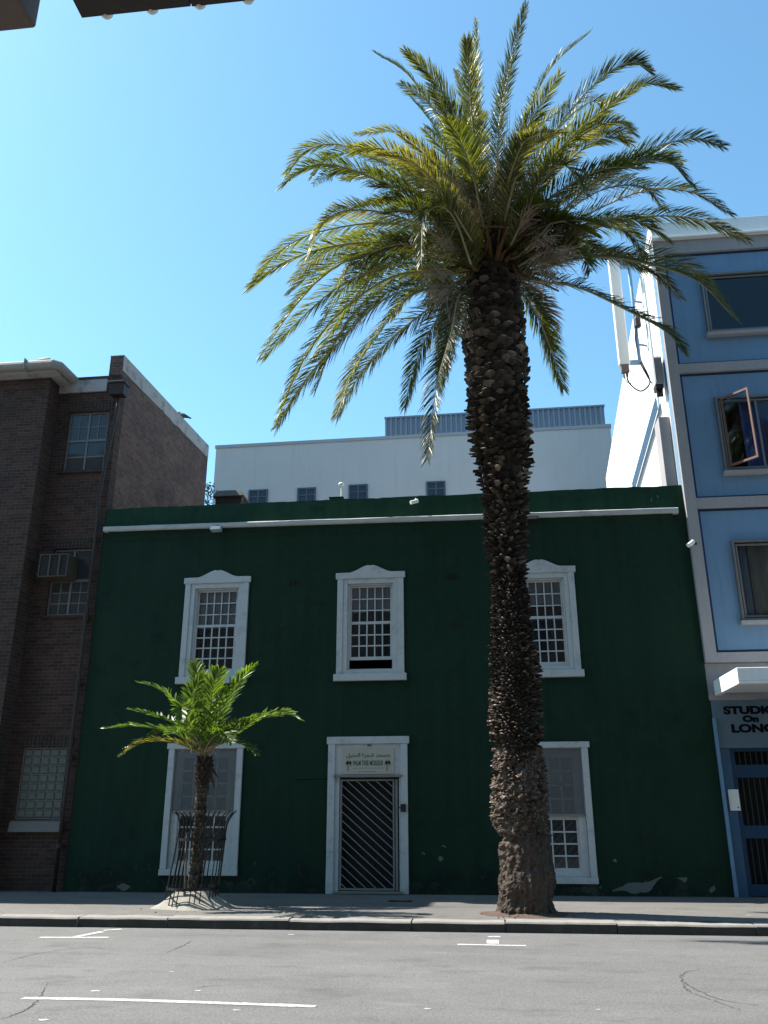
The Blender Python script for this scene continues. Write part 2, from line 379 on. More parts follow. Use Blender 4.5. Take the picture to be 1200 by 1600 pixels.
def text_mesh(name, body, size, mat, parent, loc, offset=0, extr=.004, sx=1, align='CENTER', fit=None):
    cu = bpy.data.curves.new(name, 'FONT'); cu.body = body; cu.size = size; cu.extrude = extr; cu.offset = offset
    cu.align_x = align; cu.align_y = 'CENTER'
    t = bpy.data.objects.new(name+'_tmp', cu); col.objects.link(t); C.view_layer.update()
    me = bpy.data.meshes.new_from_object(t.evaluated_get(C.evaluated_depsgraph_get()))
    bpy.data.objects.remove(t)
    o0 = origin_of(parent)
    if fit: xs_ = [v.co.x for v in me.vertices]; sx = fit/(max(xs_)-min(xs_))
    for v in me.vertices:
        q = v.co.copy(); v.co = Vector((loc[0]+q.x*sx, loc[1]-q.z, loc[2]+q.y)) - o0
    me.materials.clear(); me.materials.append(mat); me.name = name
    o = bpy.data.objects.new(name, me); col.objects.link(o); o.parent = parent
    return o
def fbm(p, s, o=4): return noise.fractal(Vector(p)*s, 1.0, 2.0, o)

# ---------------------------------------------------------------- levels
SW = .15                                   # footway height
W = G(578, 1397, SW).y                     # facade plane of the green building
KY = G(600, 1455, 0).y                     # kerb face
PRINTS = []
PRINTS.append(('W', W, 'KY', KY))
GL = P(131, 1100, W).x; GR = P(1108, 1095, W).x      # green building sides
GTOP = (P(165, 795, W).z + P(1065, 757, W).z)/2
PRINTS.append(('GL', GL, P(165,795,W).x, P(97,1390,W).x, 'GR', GR, P(1065,757,W).x, P(1147,1395,W).x, 'top', P(165,795,W).z, P(1065,757,W).z))

# ---------------------------------------------------------------- ground
mb = MB(); mb.face([(-900,-700,-.02),(900,-700,-.02),(900,1500,-.02),(-900,1500,-.02)]); tag(mb.build('ground', M['ground']), kind='structure')
mb = MB(); mb.face([(-80,1.5,0),(80,1.5,0),(80,KY+.05,0),(-80,KY+.05,0)]); tag(mb.build('road', M['asphalt']), kind='structure')
mb = MB()
x = -40.0
KW = .32
while x < 40:
    L = rnd.uniform(1.3, 2.1); dz = rnd.uniform(-.01, .008); dy = rnd.uniform(-.012, .012)
    n = 7; g = .012
    for i in range(n):
        a = x+g+(L-2*g)*i/n; b = x+g+(L-2*g)*(i+1)/n
        za = SW+dz+.010*noise.noise(Vector((a*1.7, 3, 0))); zb = SW+dz+.010*noise.noise(Vector((b*1.7, 3, 0)))
        ya = KY+dy+.018*noise.noise(Vector((a*2.3, 9, 0))); yb = KY+dy+.018*noise.noise(Vector((b*2.3, 9, 0)))
        e = .022
        prof = lambda X, yy, zz: [(X,yy,-.03),(X,yy-.004,zz-e*1.3),(X,yy+e*.5,zz-e*.3),(X,yy+e*1.6,zz),(X,yy+KW,zz),(X,yy+KW,-.03)]
        pa, pb = prof(a, ya, za), prof(b, yb, zb)
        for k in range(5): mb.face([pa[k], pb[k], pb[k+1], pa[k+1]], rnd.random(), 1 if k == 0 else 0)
        if i == 0: mb.face(pa[::-1])
        if i == n-1: mb.face(pb)
    x += L
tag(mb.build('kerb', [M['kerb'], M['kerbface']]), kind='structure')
mb = MB(); mb.box(-40, 40, KY+.06, KY+KW-.004, -.03, SW-.03); tag(mb.build('kerb_bedding', M['concrete']), kind='structure')
# footway, gently uneven sheet
mb = MB(); nx, ny = 260, 16
def swz(x, y): return SW + .006*noise.noise(Vector((x*.6, y*.8, 1))) - .002
gx = [-40+80*i/nx for i in range(nx+1)]; gy = [KY+KW-.01+(W+1.0-KY-KW)*j/ny for j in range(ny+1)]
base = 0
for yy in gy:
    for xx in gx: mb.v.append(Vector((xx, yy, swz(xx, yy))))
for j in range(ny):
    for i in range(nx):
        a = j*(nx+1)+i; mb.f.append((a, a+1, a+nx+2, a+nx+1)); mb.r.append(.5); mb.mi.append(0)
tag(mb.build('sidewalk', M['pave'], smooth=True), kind='structure')
mb = MB(); mb.box(-40, 40, KY+KW, W+.9, -.02, SW-.04); tag(mb.build('sidewalk_base', M['concrete']), kind='structure')
mb = MB(); mb.box(-80, 80, -3.2, 1.5, -.02, .12); tag(mb.build('near_sidewalk', M['pave'], bevel=.01), kind='structure')

# road markings, each a painted thing on the road
def strip(mb, pts, wid, z=.004, jit=.0, taper=False):
    pts = [Vector(p) for p in pts]; L = []; Rr = []
    for i, p in enumerate(pts):
        t = (pts[min(i+1, len(pts)-1)]-pts[max(i-1, 0)]); t.z = 0; t.normalize(); n = Vector((-t.y, t.x, 0))
        ww = wid*(1+jit*noise.noise(Vector((p.x*9, p.y*9, 5))))/2
        if taper: ww *= max(.08, math.sin(math.pi*(i+.3)/(len(pts)-.4))**.5)
        L.append(p+n*ww); Rr.append(p-n*ww)
    for i in range(len(pts)-1):
        mb.face([(Rr[i].x,Rr[i].y,z),(Rr[i+1].x,Rr[i+1].y,z),(L[i+1].x,L[i+1].y,z),(L[i].x,L[i].y,z)])
def gpts(px, n=24): return catmull([G(x_, y_, 0) for x_, y_ in px], n)
mb = MB(); strip(mb, gpts([(35,1560),(100,1561),(200,1563),(350,1568),(493,1573)], 40), .105, .004, .25)
tag(mb.build('lane_line', M['marking']), 'long white lane line painted across the near lane', 'road marking', kind='structure')
mb = MB(); strip(mb, gpts([(62,1465),(170,1465)], 10), .10, .004, .3); strip(mb, gpts([(118,1464),(160,1456)], 8), .12, .0045, .2); strip(mb, gpts([(162,1454),(190,1452)], 6), .10, .004, .2)
tag(mb.build('parking_bay_mark', M['marking']), 'white parking bay mark with slanted stem, left of the small palm', 'road marking', kind='structure')
mb = MB(); strip(mb, gpts([(715,1476),(822,1478)], 10), .10, .004, .3); strip(mb, gpts([(770,1475),(770,1469)], 3), .17, .0045, .1); strip(mb, gpts([(762,1464),(782,1464)], 4), .09, .004, .2)
tag(mb.build('parking_bay_mark', M['marking']), 'white T-shaped parking bay mark in front of the tall palm', 'road marking', kind='structure')
mb = MB()
for px, py, s in [(68,1593,.09),(455,1460,.1),(370,1578,.07),(268,1518,.05),(668+0,1576,.07),(935,1577,.04),(150,1548,.1),(310,1548,.06),(1170,1430,.07),(82,1424,.05),(55,1425,.04)]:
    z = .004 if py > 1450 else SW+.006
    c = G(px, py, z); n = 9; s *= .42
    mb.face([(c.x+s*1.5*math.cos(a)*rnd.uniform(.6,1.1), c.y+s*math.sin(a)*rnd.uniform(.5,1.1), z) for a in [2*math.pi*i/n for i in range(n)]])
tag(mb.build('road_paint_spots', M['marking']), kind='structure')
mb = MB()
def crack(px, wid):
    pts = gpts(px, 40)
    for i, p in enumerate(pts): p.x += .05*noise.noise(Vector((i*.8, px[0][0], 0))); p.y += .07*noise.noise(Vector((i*.8, 7, px[0][1])))
    strip(mb, pts, wid*.62, .003, .9, True)
crack([(0,1505),(60,1490),(130,1481),(190,1484)], .018); crack([(255,1491),(285,1478),(300,1470)], .02)
crack([(0,1594),(40,1578),(60,1562),(75,1535)], .022); crack([(300,1546),(330,1541),(400,1538)], .008)
crack([(1200,1573),(1130,1563),(1085,1545),(1065,1530),(1072,1519),(1100,1514)], .02); crack([(1160,1580),(1110,1562),(1075,1548),(1066,1533)], .018); crack([(1100,1514),(1150,1512),(1200,1512)], .008)
tag(mb.build('road_crack', M['crack']), kind='structure')
mb = MB(); a = G(625, 1408.5, SW); mb.box(a.x-.22, a.x+.22, a.y-.08, a.y+.08, SW+.002, SW+.012)
for i in range(6): mb.box(a.x-.2+i*.075, a.x-.17+i*.075, a.y-.07, a.y+.07, SW+.012, SW+.018)
tag(mb.build('drain_cover', M['iron']), 'dark rectangular drain cover in the sidewalk before the gate', 'drain cover')

# ---------------------------------------------------------------- green mosque building
def box_at(pxs, Y):   # px rect corners -> mean world rect on plane
    pts = [P(x_, y_, Y) for x_, y_ in pxs]
    return pts
BD = 12.0
gb = thing('mosque_building', ((GL+GR)/2, W, SW), 'dark green two-storey mosque with white-framed windows and barred gate', 'building')
# openings
ctrW = P(577, 1065, W).x
def rect(l, r_, t, b): return l, r_, t, b
up_c = [P(524+0,897,W), P(634,893,W), P(520,1065,W), P(636,1063,W)]
PRINTS.append(('upc', [tuple(round(c_, 2) for c_ in p) for p in up_c]))
UW = P(629,980,W).x - P(524.5,980,W).x     # surround width
UZ0 = P(578,1064,W).z; UZ1 = P(578,895,W).z
ux = [(P(282,980,W).x+P(390,980,W).x)/2, (P(524,980,W).x+P(634,980,W).x)/2, P(903,980,W).x-UW/2]
LW = (P(376,1260,W).x-P(258,1260,W).x)
LZ0 = P(310,1368,W).z; LZ1 = P(330,1161,W).z
LZ0r = P(897,1381,W).z; LZ1r = P(885,1159,W).z
lx = [(P(376,1260,W).x+P(258,1260,W).x)/2, P(925,1260,W).x-LW/2]
PRINTS.append(('ux', ux, 'lx', lx, UW, LW, UZ0, UZ1, LZ0, LZ1, LZ0r, LZ1r))
DX0, DX1 = P(511,1300,W).x, P(638,1300,W).x; DZ1 = P(577,1151,W).z
ins = .15
holes = [(c-UW/2+ins, c+UW/2-ins, UZ0+.2, UZ1-.12) for c in ux]
holes += [(lx[0]-LW/2+.13, lx[0]+LW/2-.13, LZ0+.1, LZ1-.13), (lx[1]-LW/2+.13, lx[1]+LW/2-.13, LZ0r+.12, LZ1r-.13)]
holes += [(DX0+.22, DX1-.2, SW-.06, DZ1-.2)]
CZ = (P(165,830,W).z+P(1058,800,W).z)/2     # cornice
mb = MB(); wall_open(mb, GL, GR, SW-.06, CZ+.02, W, .35, holes)
# plain sides, back, roof deck
zR = CZ
mb.face([(GL,W+.35,SW-.06),(GL,W+.35,CZ),(GL,W+BD,CZ),(GL,W+BD,SW-.06)]); mb.face([(GR,W+.35,SW-.06),(GR,W+BD,SW-.06),(GR,W+BD,CZ),(GR,W+.35,CZ)])
mb.face([(GL,W+BD,SW-.06),(GL,W+BD,CZ),(GR,W+BD,CZ),(GR,W+BD,SW-.06)])
wall_o = mb.build('wall', M['green'], gb)
mb = MB(); mb.box(GL+.03, GR-.03, W+.36, W+BD-.03, zR-.35, zR-.1); mb.build('roof', M['concrete'], gb)
mb = MB(); mb.box(GL+.05, GR-.05, W+3.2, W+3.3, SW, zR-.4); mb.box(GL+.05, GR-.05, W+.4, W+3.2, SW+3.75, SW+3.9); mb.build('interior', M['dark'], gb)
# parapet with slightly ragged, gently sloping top
zl, zr = P(165,795,W).z, P(1065,757,W).z
mb = MB(); n = 90; pl = []
for i in range(n+1):
    x_ = GL+(GR-GL)*i/n; t = i/n
    z_ = zl*(1-t)+zr*t + .022*noise.noise(Vector((x_*1.1, 0, 0))) + .014*noise.noise(Vector((x_*6, 0, 4)))
    pl.append((x_, z_))
for i in range(n):
    (a, za), (b, zb) = pl[i], pl[i+1]; y0, y1, zb0 = W+.03, W+.3, CZ+.01
    mb.face([(a,y0,zb0),(b,y0,zb0),(b,y0,zb),(a,y0,za)]); mb.face([(a,y0,za),(b,y0,zb),(b,y1,zb),(a,y1,za)]); mb.face([(b,y1,zb0),(a,y1,zb0),(a,y1,za),(b,y1,zb)])
mb.face([(GL,W+.03,CZ),(GL,W+.03,zl),(GL,W+.3,zl),(GL,W+.3,CZ)]); mb.face([(GR,W+.03,CZ),(GR,W+.3,CZ),(GR,W+.3,zr),(GR,W+.03,zr)])
for X in (GL, GR-.25): mb.box(X, X+.25, W+.3, W+BD, CZ, (zl if X == GL else zr)-.02)
mb.build('parapet', M['green2'], gb)
# cornice moulding (white upper, green cove below), wavering
mb = MB(); n = 110
ca, cb = P(165,830,W).x+.0, P(1058,800,W).x
def cz(x_, k): t = (x_-GL)/(GR-GL); return P(165,833,W).z*(1-t)+P(1058,804,W).z*t + .012*noise.noise(Vector((x_*.9, k, 0)))+.006*noise.noise(Vector((x_*7, k, 0)))
prof = [(0,.0),(-.13,.0),(-.15,.03),(-.15,.105),(-.12,.125),(0.03,.13)]
for i in range(n):
    a = ca+(cb-ca)*i/n; b = ca+(cb-ca)*(i+1)/n
    for k in range(len(prof)-1):
        mb.face([(a,W+prof[k][0],cz(a,k)+prof[k][1]),(a,W+prof[k+1][0],cz(a,k+1)+prof[k+1][1]),(b,W+prof[k+1][0],cz(b,k+1)+prof[k+1][1]),(b,W+prof[k][0],cz(b,k)+prof[k][1])])
for X, sgn in ((ca, 1), (cb, -1)):
    q = [(X, W+p_[0], cz(X, k)+p_[1]) for k, p_ in enumerate(prof)]
    mb.face(q if sgn < 0 else q[::-1])
mb.build('cornice', M['cornice'], gb)
mb = MB(); prof = [(0.0,-.24),(-.03,-.16),(-.035,-.09),(-.09,-.005),(-.09,.0)]
for i in range(n):
    a = ca+.12+(cb-ca-.24)*i/n; b = ca+.12+(cb-ca-.24)*(i+1)/n
    for k in range(len(prof)-1):
        mb.face([(a,W+prof[k][0],cz(a,0)+prof[k][1]),(a,W+prof[k+1][0],cz(a,0)+prof[k+1][1]),(b,W+prof[k+1][0],cz(b,0)+prof[k+1][1]),(b,W+prof[k][0],cz(b,0)+prof[k][1])])
mb.build('cove', M['green'], gb)
# bare patches
def patch(px, Y=W-.003):
    mb = MB()
    pts = [P(x_, y_, Y) for x_, y_ in px]; q = catmull(pts+[pts[0]], len(pts)*14)[:-1]
    q = [p_ + Vector((.05*noise.noise(p_*9)+rnd.uniform(-.006,.006), 0, .05*noise.noise(p_*9+Vector((5,5,5)))+rnd.uniform(-.006,.006))) for p_ in q]
    c = sum(q, Vector())/len(q)
    for i in range(len(q)): mb.face([c, q[i], q[(i+1) % len(q)]], .5)
    mb.build('bare_patch', M['bare'], gb)
patch([(958,1392),(975,1384),(990,1378),(1010,1377),(1033,1373),(1022,1380),(1016,1391),(985,1394)])
patch([(1059,1374),(1068,1371),(1074,1375),(1068,1378)]); patch([(1108,1388),(1115,1384),(1118,1390),(1110,1392)])
patch([(182,1384),(192,1381),(204,1386),(196,1391),(184,1389)]); patch([(686,1340),(690,1337),(693,1341),(689,1344)]); patch([(933,1385),(940,1383),(941,1388),(935,1389)])
patch([(690,1323),(694,1320),(696,1325)]); patch([(657,1331),(661,1330),(661,1334)]); patch([(958,1345),(962,1344),(962,1348)])
patch([(1016,780),(1020,779),(1020,783)], W+.025); patch([(1025,777),(1028,776),(1028,779)], W+.025)
# air bricks
for px, py in ((458,910),(705,901)):
    mb = MB(); p = P(px, py, W)
    for i in range(3): mb.box(p.x-.10+i*.08, p.x-.05+i*.08, W-.012, W-.002, p.z-.06, p.z+.06)
    mb.build('air_vent', M['iron'], gb)

def sash_window(cx, z0, z1, openb=0.0, blind=.5, label=None):
    x0, x1 = cx-UW/2, cx+UW/2
    mb = MB()
    # surround with ogee crest
    fl = .13
    mb.box(x0, x0+fl, W-.05, W+.05, z0+.15, z1-.14); mb.box(x1-fl, x1, W-.05, W+.05, z0+.15, z1-.14)
    poly = [(x0-.04, z1-.14), (x1+.04, z1-.14), (x1+.04, z1)]
    crest = []
    for i in range(25):
        t = i/24; s = abs(t-.5)*2
        h = .17*(.5+.5*math.cos(math.pi*min(1, s/.78)))**.9
        if s < .05: h -= .018*(1-s/.05)
        crest.append((x1-.12-(x1-x0-.24)*t, z1+.005+h))
    poly += crest + [(x0-.04, z1)]
    mb.extr(poly, W-.06, W+.04)
    mb.box(x0-.05, x1+.05, W-.11, W+.05, z0, z0+.15)
    win = mb.build('window', M['white'], gb, bevel=.008)
    if label: win['label'] = label
    # inner box frame
    ix0, ix1, iz0, iz1 = x0+.13, x1-.13, z0+.15, z1-.14
    mb = MB(); frame(mb, ix0, ix1, iz0, iz1, .10, W-.028, W+.16, .09, .11)
    frame(mb, ix0+.10, ix1-.10, iz0+.09, iz1-.11, .04, W+.03, W+.16, .03, .03)
    mb.build('frame', M['white'], win, bevel=.006)
    gx0, gx1, gz0, gz1 = ix0+.14, ix1-.14, iz0+.12, iz1-.14
    zm = gz0+(gz1-gz0)*.545
    mb = MB(); frame(mb, gx0, gx1, zm-.03, gz1, .045, W+.105, W+.145, .06, .04)
    grid_bars(mb, gx0+.045, gx1-.045, zm+.03, gz1-.04, 5, 3, .026, W+.11, W+.14)
    mb.build('upper_sash', M['white'], win)
    zb = gz0+openb; zt = zm+.05
    if openb: zb, zt = gz0+openb, zm+.03
    nz = 3 if openb else 4
    mb = MB(); frame(mb, gx0, gx1, zb, zt, .045, W+.06, W+.10, .07, .06)
    grid_bars(mb, gx0+.045, gx1-.045, zb+.07, zt-.06, 5, nz, .028, W+.065, W+.095)
    mb.build('lower_sash', M['white'], win)
    mb = MB(); mb.box(gx0+.04, gx1-.04, W+.122, W+.126, zm+.0, gz1-.03); mb.box(gx0+.04, gx1-.04, W+.078, W+.082, zb+.05, zt-.05)
    mb.build('glass', M['oldglass'], win)
    if blind:
        mb = MB(); zz = gz1-(gz1-zm)*blind; k = 14
        for i in range(k):
            a = gx0+.02+(gx1-gx0-.04)*i/k; b = gx0+.02+(gx1-gx0-.04)*(i+1)/k
            ya = W+.165+.012*math.sin(i*1.7); yb = W+.165+.012*math.sin((i+1)*1.7)
            mb.face([(a,ya,zz-.02*math.sin(i*.6)),(b,yb,zz-.02*math.sin((i+1)*.6)),(b,yb,gz1+.05),(a,ya,gz1+.05)])
            mb.face([(a,ya+.01,zz-.02*math.sin(i*.6)),(a,ya+.01,gz1+.05),(b,yb+.01,gz1+.05),(b,yb+.01,zz-.02*math.sin((i+1)*.6))])
        mb.build('blind', M['blind'], win)
sash_window(ux[0], UZ0, UZ1, 0, 1.0, 'upper left window with white blind behind its upper sash')
sash_window(ux[1], UZ0, UZ1, .2, .68, 'upper middle window with its lower sash raised a little')
sash_window(ux[2], UZ0, UZ1, 0, .62, 'upper right window half hidden by the tall palm trunk')

def low_window(cx, z0, z1, label):
    x0, x1 = cx-LW/2, cx+LW/2
    mb = MB(); mb.box(x0, x0+.13, W-.05, W+.04, z0+.12, z1-.12); mb.box(x1-.13, x1, W-.05, W+.04, z0+.12, z1-.12)
    mb.box(x0-.04, x1+.04, W-.06, W+.04, z1-.12, z1); mb.box(x0-.01, x1+.01, W-.07, W+.04, z0, z0+.12)
    win = mb.build('window', M['white'], gb, bevel=.008); win['label'] = label
    ix0, ix1, iz0, iz1 = x0+.13, x1-.13, z0+.12, z1-.12
    zm = iz0+(iz1-iz0)*.46
    mb = MB(); frame(mb, ix0, ix1, iz0, iz1, .15, W+.02, W+.17, .10, .14); mb.build('frame', M['white'], win, bevel=.006)
    gx0, gx1 = ix0+.15, ix1-.15
    mb = MB(); frame(mb, gx0, gx1, zm, iz1-.14, .05, W+.03, W+.07, .06, .05); grid_bars(mb, gx0+.05, gx1-.05, zm+.06, iz1-.19, 4, 4, .034, W+.035, W+.065)
    mb.build('upper_sash', M['white'], win)
    mb = MB(); frame(mb, gx0, gx1, iz0+.10, zm-.003, .05, W+.065, W+.10, .06, .07); grid_bars(mb, gx0+.05, gx1-.05, iz0+.16, zm-.073, 4, 4, .03, W+.07, W+.095)
    mb.build('lower_sash', M['white'], win)
    mb = MB(); mb.box(gx0+.04, gx1-.04, W+.048, W+.052, zm+.03, iz1-.17); mb.box(gx0+.04, gx1-.04, W+.081, W+.084, iz0+.13, zm); mb.build('glass', M['lowglass'], win)
    # frosted sheet over the upper half
    mb = MB(); mb.box(ix0+.01, ix1-.01, W+.0, W+.006, zm+.02, iz1-.01); mb.build('frosted_sheet', M['screen'], win)
    mb = MB(); mb.box(ix0+.01, ix1-.01, W-.01, W-.002, zm+.0, zm+.03); frame(mb, ix0, ix1, zm+.03, iz1, .025, W-.012, W-.002, .01, .025); mb.build('sheet_edge', M['gateiron'], win)
    # diagonal bars behind the lower glass
    mb = MB(); H = zm-iz0-.1; wd = gx1-gx0; k = 0
    c = -H
    while c < wd:
        a = max(0, c); b = min(wd, c+H)
        if b-a > .05: mb.bar((gx0+a, W+.19, iz0+.1+(a-c)), (gx0+b, W+.19, iz0+.1+(b-c)), .018, .018)
        c += .155
    mb.build('diagonal_bars', M['gateiron'], win)
low_window(lx[0], LZ0, LZ1, 'lower left window behind the small palm and its iron guard')
low_window(lx[1], LZ0r, LZ1r, 'lower right window partly hidden by the tall palm trunk')

# door
mb = MB(); dt = .19
mb.box(DX0, DX0+.15, W-.06, W+.03, SW, DZ1-.15); mb.box(DX1-.14, DX1, W-.06, W+.03, SW, DZ1-.15)
mb.box(DX0-.03, DX1+.04, W-.07, W+.03, DZ1-.15, DZ1)
dr = mb.build('doorway', M['white'], gb, bevel=.008)
gx0, gx1 = P(531,1300,W).x, P(618,1300,W).x; gz1 = P(575,1216,W).z
mb = MB()
mb.box(DX0+.15, gx0-.02, W-.02, W+.12, SW, gz1+.02); mb.box(gx1+.08, DX1-.14, W-.02, W+.12, SW, gz1+.02)
mb.box(DX0+.15, DX1-.14, W-.025, W+.12, gz1+.02, DZ1-.15)
mb.build('frame', M['white'], dr, bevel=.006)
mb = MB(); mb.box(DX0+.12, DX1-.1, W-.10, W-.028, gz1+.03, gz1+.065); mb.build('lintel_ledge', M['gateiron'], dr)
mb = MB(); mb.box(gx0-.1, gx1+.15, W-.12, W+.3, SW+.003, SW+.05); mb.build('threshold', M['concrete'], dr, bevel=.01)
mb = MB(); mb.box(gx0-.05, gx1+.1, W+.22, W+.26, SW+.05, gz1+.05)
for i in range(2):
    for j in range(3):
        a = gx0+.08+i*.58; b = SW+.2+j*.72; frame(mb, a, a+.5, b, b+.62, .03, W+.205, W+.22)
mb.build('door_leaf', M['dark'], dr)
# security gate: frame + diagonal bars
gate_o = gb
mb = MB(); gz0 = SW+.07; gx0g, gx1g = gx0, gx1-.02
frame(mb, gx0g, gx1g, gz0, gz1-.02, .035, W-.005, W+.025)
H = gz1-.055-gz0-.035; wd = gx1g-gx0g-.07; c = -wd
bx0 = gx0g+.035; bz0 = gz0+.035
k = math.tan(R(40)); step = .172
c = step*.5
while c < H+wd*k:
    # line falling to the right: z = c - k*x
    xa = max(0, (c-H)/k); xb = min(wd, c/k)
    if xb-xa > .03: mb.bar((bx0+xa, W+.01, bz0+c-k*xa), (bx0+xb, W+.01, bz0+c-k*xb), .017, .016)
    c += step
gt = mb.build('gate', M['gateiron'], gb); gt['label'] = 'grey iron security gate with diagonal bars'
mb = MB(); mb.box(gx1+.0, gx1+.05, W-.01, W+.03, gz0, gz1-.02); mb.build('gate_post', M['gateiron'], gt)
a = P(631,1262,W); mb = MB(); mb.box(a.x-.06, a.x+.05, W-.11, W-.055, a.z-.08, a.z+.07); mb.box(a.x-.1, a.x-.06, W-.09, W-.07, a.z-.01, a.z+.01)
mb.build('lock_box', M['blackplastic'], gt, bevel=.005)
# sign
sx0, sx1, sz0, sz1 = P(535,1190,W).x, P(616,1190,W).x, P(575,1210,W).z, P(575,1169,W).z
mb = MB(); mb.box(sx0, sx1, W-.045, W-.027, sz0, sz1)
sg = mb.build('sign_board', M['sign'], gb, bevel=.003); sg['label'] = 'cream sign with Arabic script, PALM TREE MOSQUE and two green palms'
sy = W-.047; cxs = (sx0+sx1)/2; sw_ = sx1-sx0; sh = sz1-sz0
text_mesh('lettering', 'PALM TREE MOSQUE', sh*.25, M['ink'], sg, (cxs, sy, sz0+sh*.42), .003, .002, fit=sw_*.57)
try:
    text_mesh('arabic_lettering', '\uFEDE\uFEF4\uFEA8\uFEE8\uFEDF\uFE8D \uFE93\uFEAE\uFEA0\uFEB7 \uFEAA\uFEA0\uFEB4\uFEE3', sh*.22, M['ink'], sg, (cxs, sy, sz0+sh*.73), .001, .002, fit=sw_*.84)
except Exception as e: PRINTS.append(('arabic', e))
mb = MB()
for q in (0.115, .865):
    bx = sx0+sw_*q; tz = sz0+sh*.43
    mb.tube([(bx-.004,sy,sz0+sh*.13),(bx+.004,sy,sz0+sh*.28),(bx+.016,sy,tz)], .008, 5)
    for a in (-35,5,45,90,135,175,215):
        e = Vector((math.cos(R(a)), 0, math.sin(R(a))))*.075; b0 = Vector((bx+.016, sy, tz))
        mid = b0+e*.6+Vector((0,0,.015)); tip = b0+e+Vector((0,0,-.025))
        n_ = Vector((-e.z, 0, e.x)).normalized()*.006
        mb.face([b0, mid-n_, tip]); mb.face([b0, tip, mid+n_]); mb.face([b0, mid+n_, mid-n_])
mb.build('palm_emblem', M['ink'], sg)
mb = MB()
for zz, a, b in ((.235,.22,.82),(.10,.33,.66)):
    q = a
    while q < b:
        l = rnd.uniform(.03,.07); mb.box(sx0+sw_*q, sx0+sw_*min(b,q+l), sy-.001, sy+.001, sz0+sh*zz-.004, sz0+sh*zz+.004); q += l+.015
mb.build('small_print', M['ink'], sg)
mb = MB(); a = P(577,1165,W-.03)
for i, (dx_, dz_) in enumerate(((-.025,.008),(.005,0),(.03,-.01))):
    mb.tube([(a.x+dx_+.014*math.cos(R(t)), W-.032, a.z+dz_+.02*math.sin(R(t))) for t in range(0, 331-60*i, 30)], .004, 5)
mb.build('wire_hook', M['iron'], dr)
# faint horizontal conduit left of the door
mb = MB(); a = P(460,1216,W); mb.tube([(a.x, W-.02, a.z),(DX0-.01, W-.02, a.z+.01)], .014, 6); mb.build('conduit', M['green2'], gb)

# ---------------------------------------------------------------- things fixed to the green building
def floodlight(px, py, face, label, s=1.0):
    p = P(px, py, W-.2); t = thing('floodlight', p, label, 'light', 'floodlights on the cornice')
    mb = MB(); mb.hexa([(p.x-.13*s,p.y-.1,p.z-.05),(p.x+.13*s,p.y-.1,p.z-.05),(p.x+.12*s,p.y+.06,p.z-.07),(p.x-.12*s,p.y+.06,p.z-.07)],
        [(p.x-.13*s,p.y-.06,p.z+.05),(p.x+.13*s,p.y-.06,p.z+.05),(p.x+.12*s,p.y+.08,p.z+.05),(p.x-.12*s,p.y+.08,p.z+.05)])
    mb.build('lamp_body', M['blackplastic'] if face == 'black' else M['greyplastic'], t, bevel=.006)
    mb = MB(); mb.hexa([(p.x-.11*s,p.y-.106,p.z-.045),(p.x+.11*s,p.y-.106,p.z-.045),(p.x+.11*s,p.y-.103,p.z-.045),(p.x-.11*s,p.y-.103,p.z-.045)],
        [(p.x-.11*s,p.y-.072,p.z+.04),(p.x+.11*s,p.y-.072,p.z+.04),(p.x+.11*s,p.y-.069,p.z+.04),(p.x-.11*s,p.y-.069,p.z+.04)])
    mb.build('lamp_glass', M['plastic'] if face != 'black' else M['blackplastic'], t)
    mb = MB(); mb.tube([(p.x,p.y+.06,p.z),(p.x,p.y+.12,p.z+.05),(p.x,W+.03,p.z+.05)], .015, 6); mb.build('bracket', M['iron'], t)
floodlight(338,826,'white','small white floodlight on the cornice above the left window')
floodlight(832,810,'black','black floodlight on the cornice beside the palm trunk', 1.0)
p = P(648,784,W-.15); t = thing('security_camera', p, 'small white camera hanging from the parapet near the middle', 'camera')
mb = MB(); mb.tube([p+Vector((-.09,-.06,-.04)), p+Vector((.07,.03,.03))], .045, 10); mb.build('camera_body', M['plastic'], t, smooth=False, bevel=.004)
mb = MB(); mb.tube([p+Vector((.02,.0,.03)), p+Vector((.02,.05,.1)), p+Vector((.02,.2,.12))], .014, 6); mb.build('bracket', M['greyplastic'], t)
mb = MB(); cpt = [P(338,822,W-.18), P(352,815,W-.06), P(368,800,W-.01), P(377,784,W-.005), P(380,778,W+.02)]
mb.tube(catmull(cpt, 16), .008, 5); tag(mb.build('power_cable', M['cable'], loc=cpt[0]), 'thin dark cable rising from the left floodlight over the parapet', 'cable')
p = P(1080,848,W-.25); t = thing('security_camera', p, 'pale angled camera on the corner of the blue building', 'camera')
mb = MB(); mb.tube([p+Vector((-.09,-.1,-.09)), p+Vector((.05,.02,.03))], .05, 8); mb.build('camera_body', M['plastic'], t, bevel=.004)
mb = MB(); mb.tube([p+Vector((.03,.02,.02)), p+Vector((.12,.05,.0)), p+Vector((.14,.2,.0))], .018, 6); mb.build('bracket', M['iron'], t)
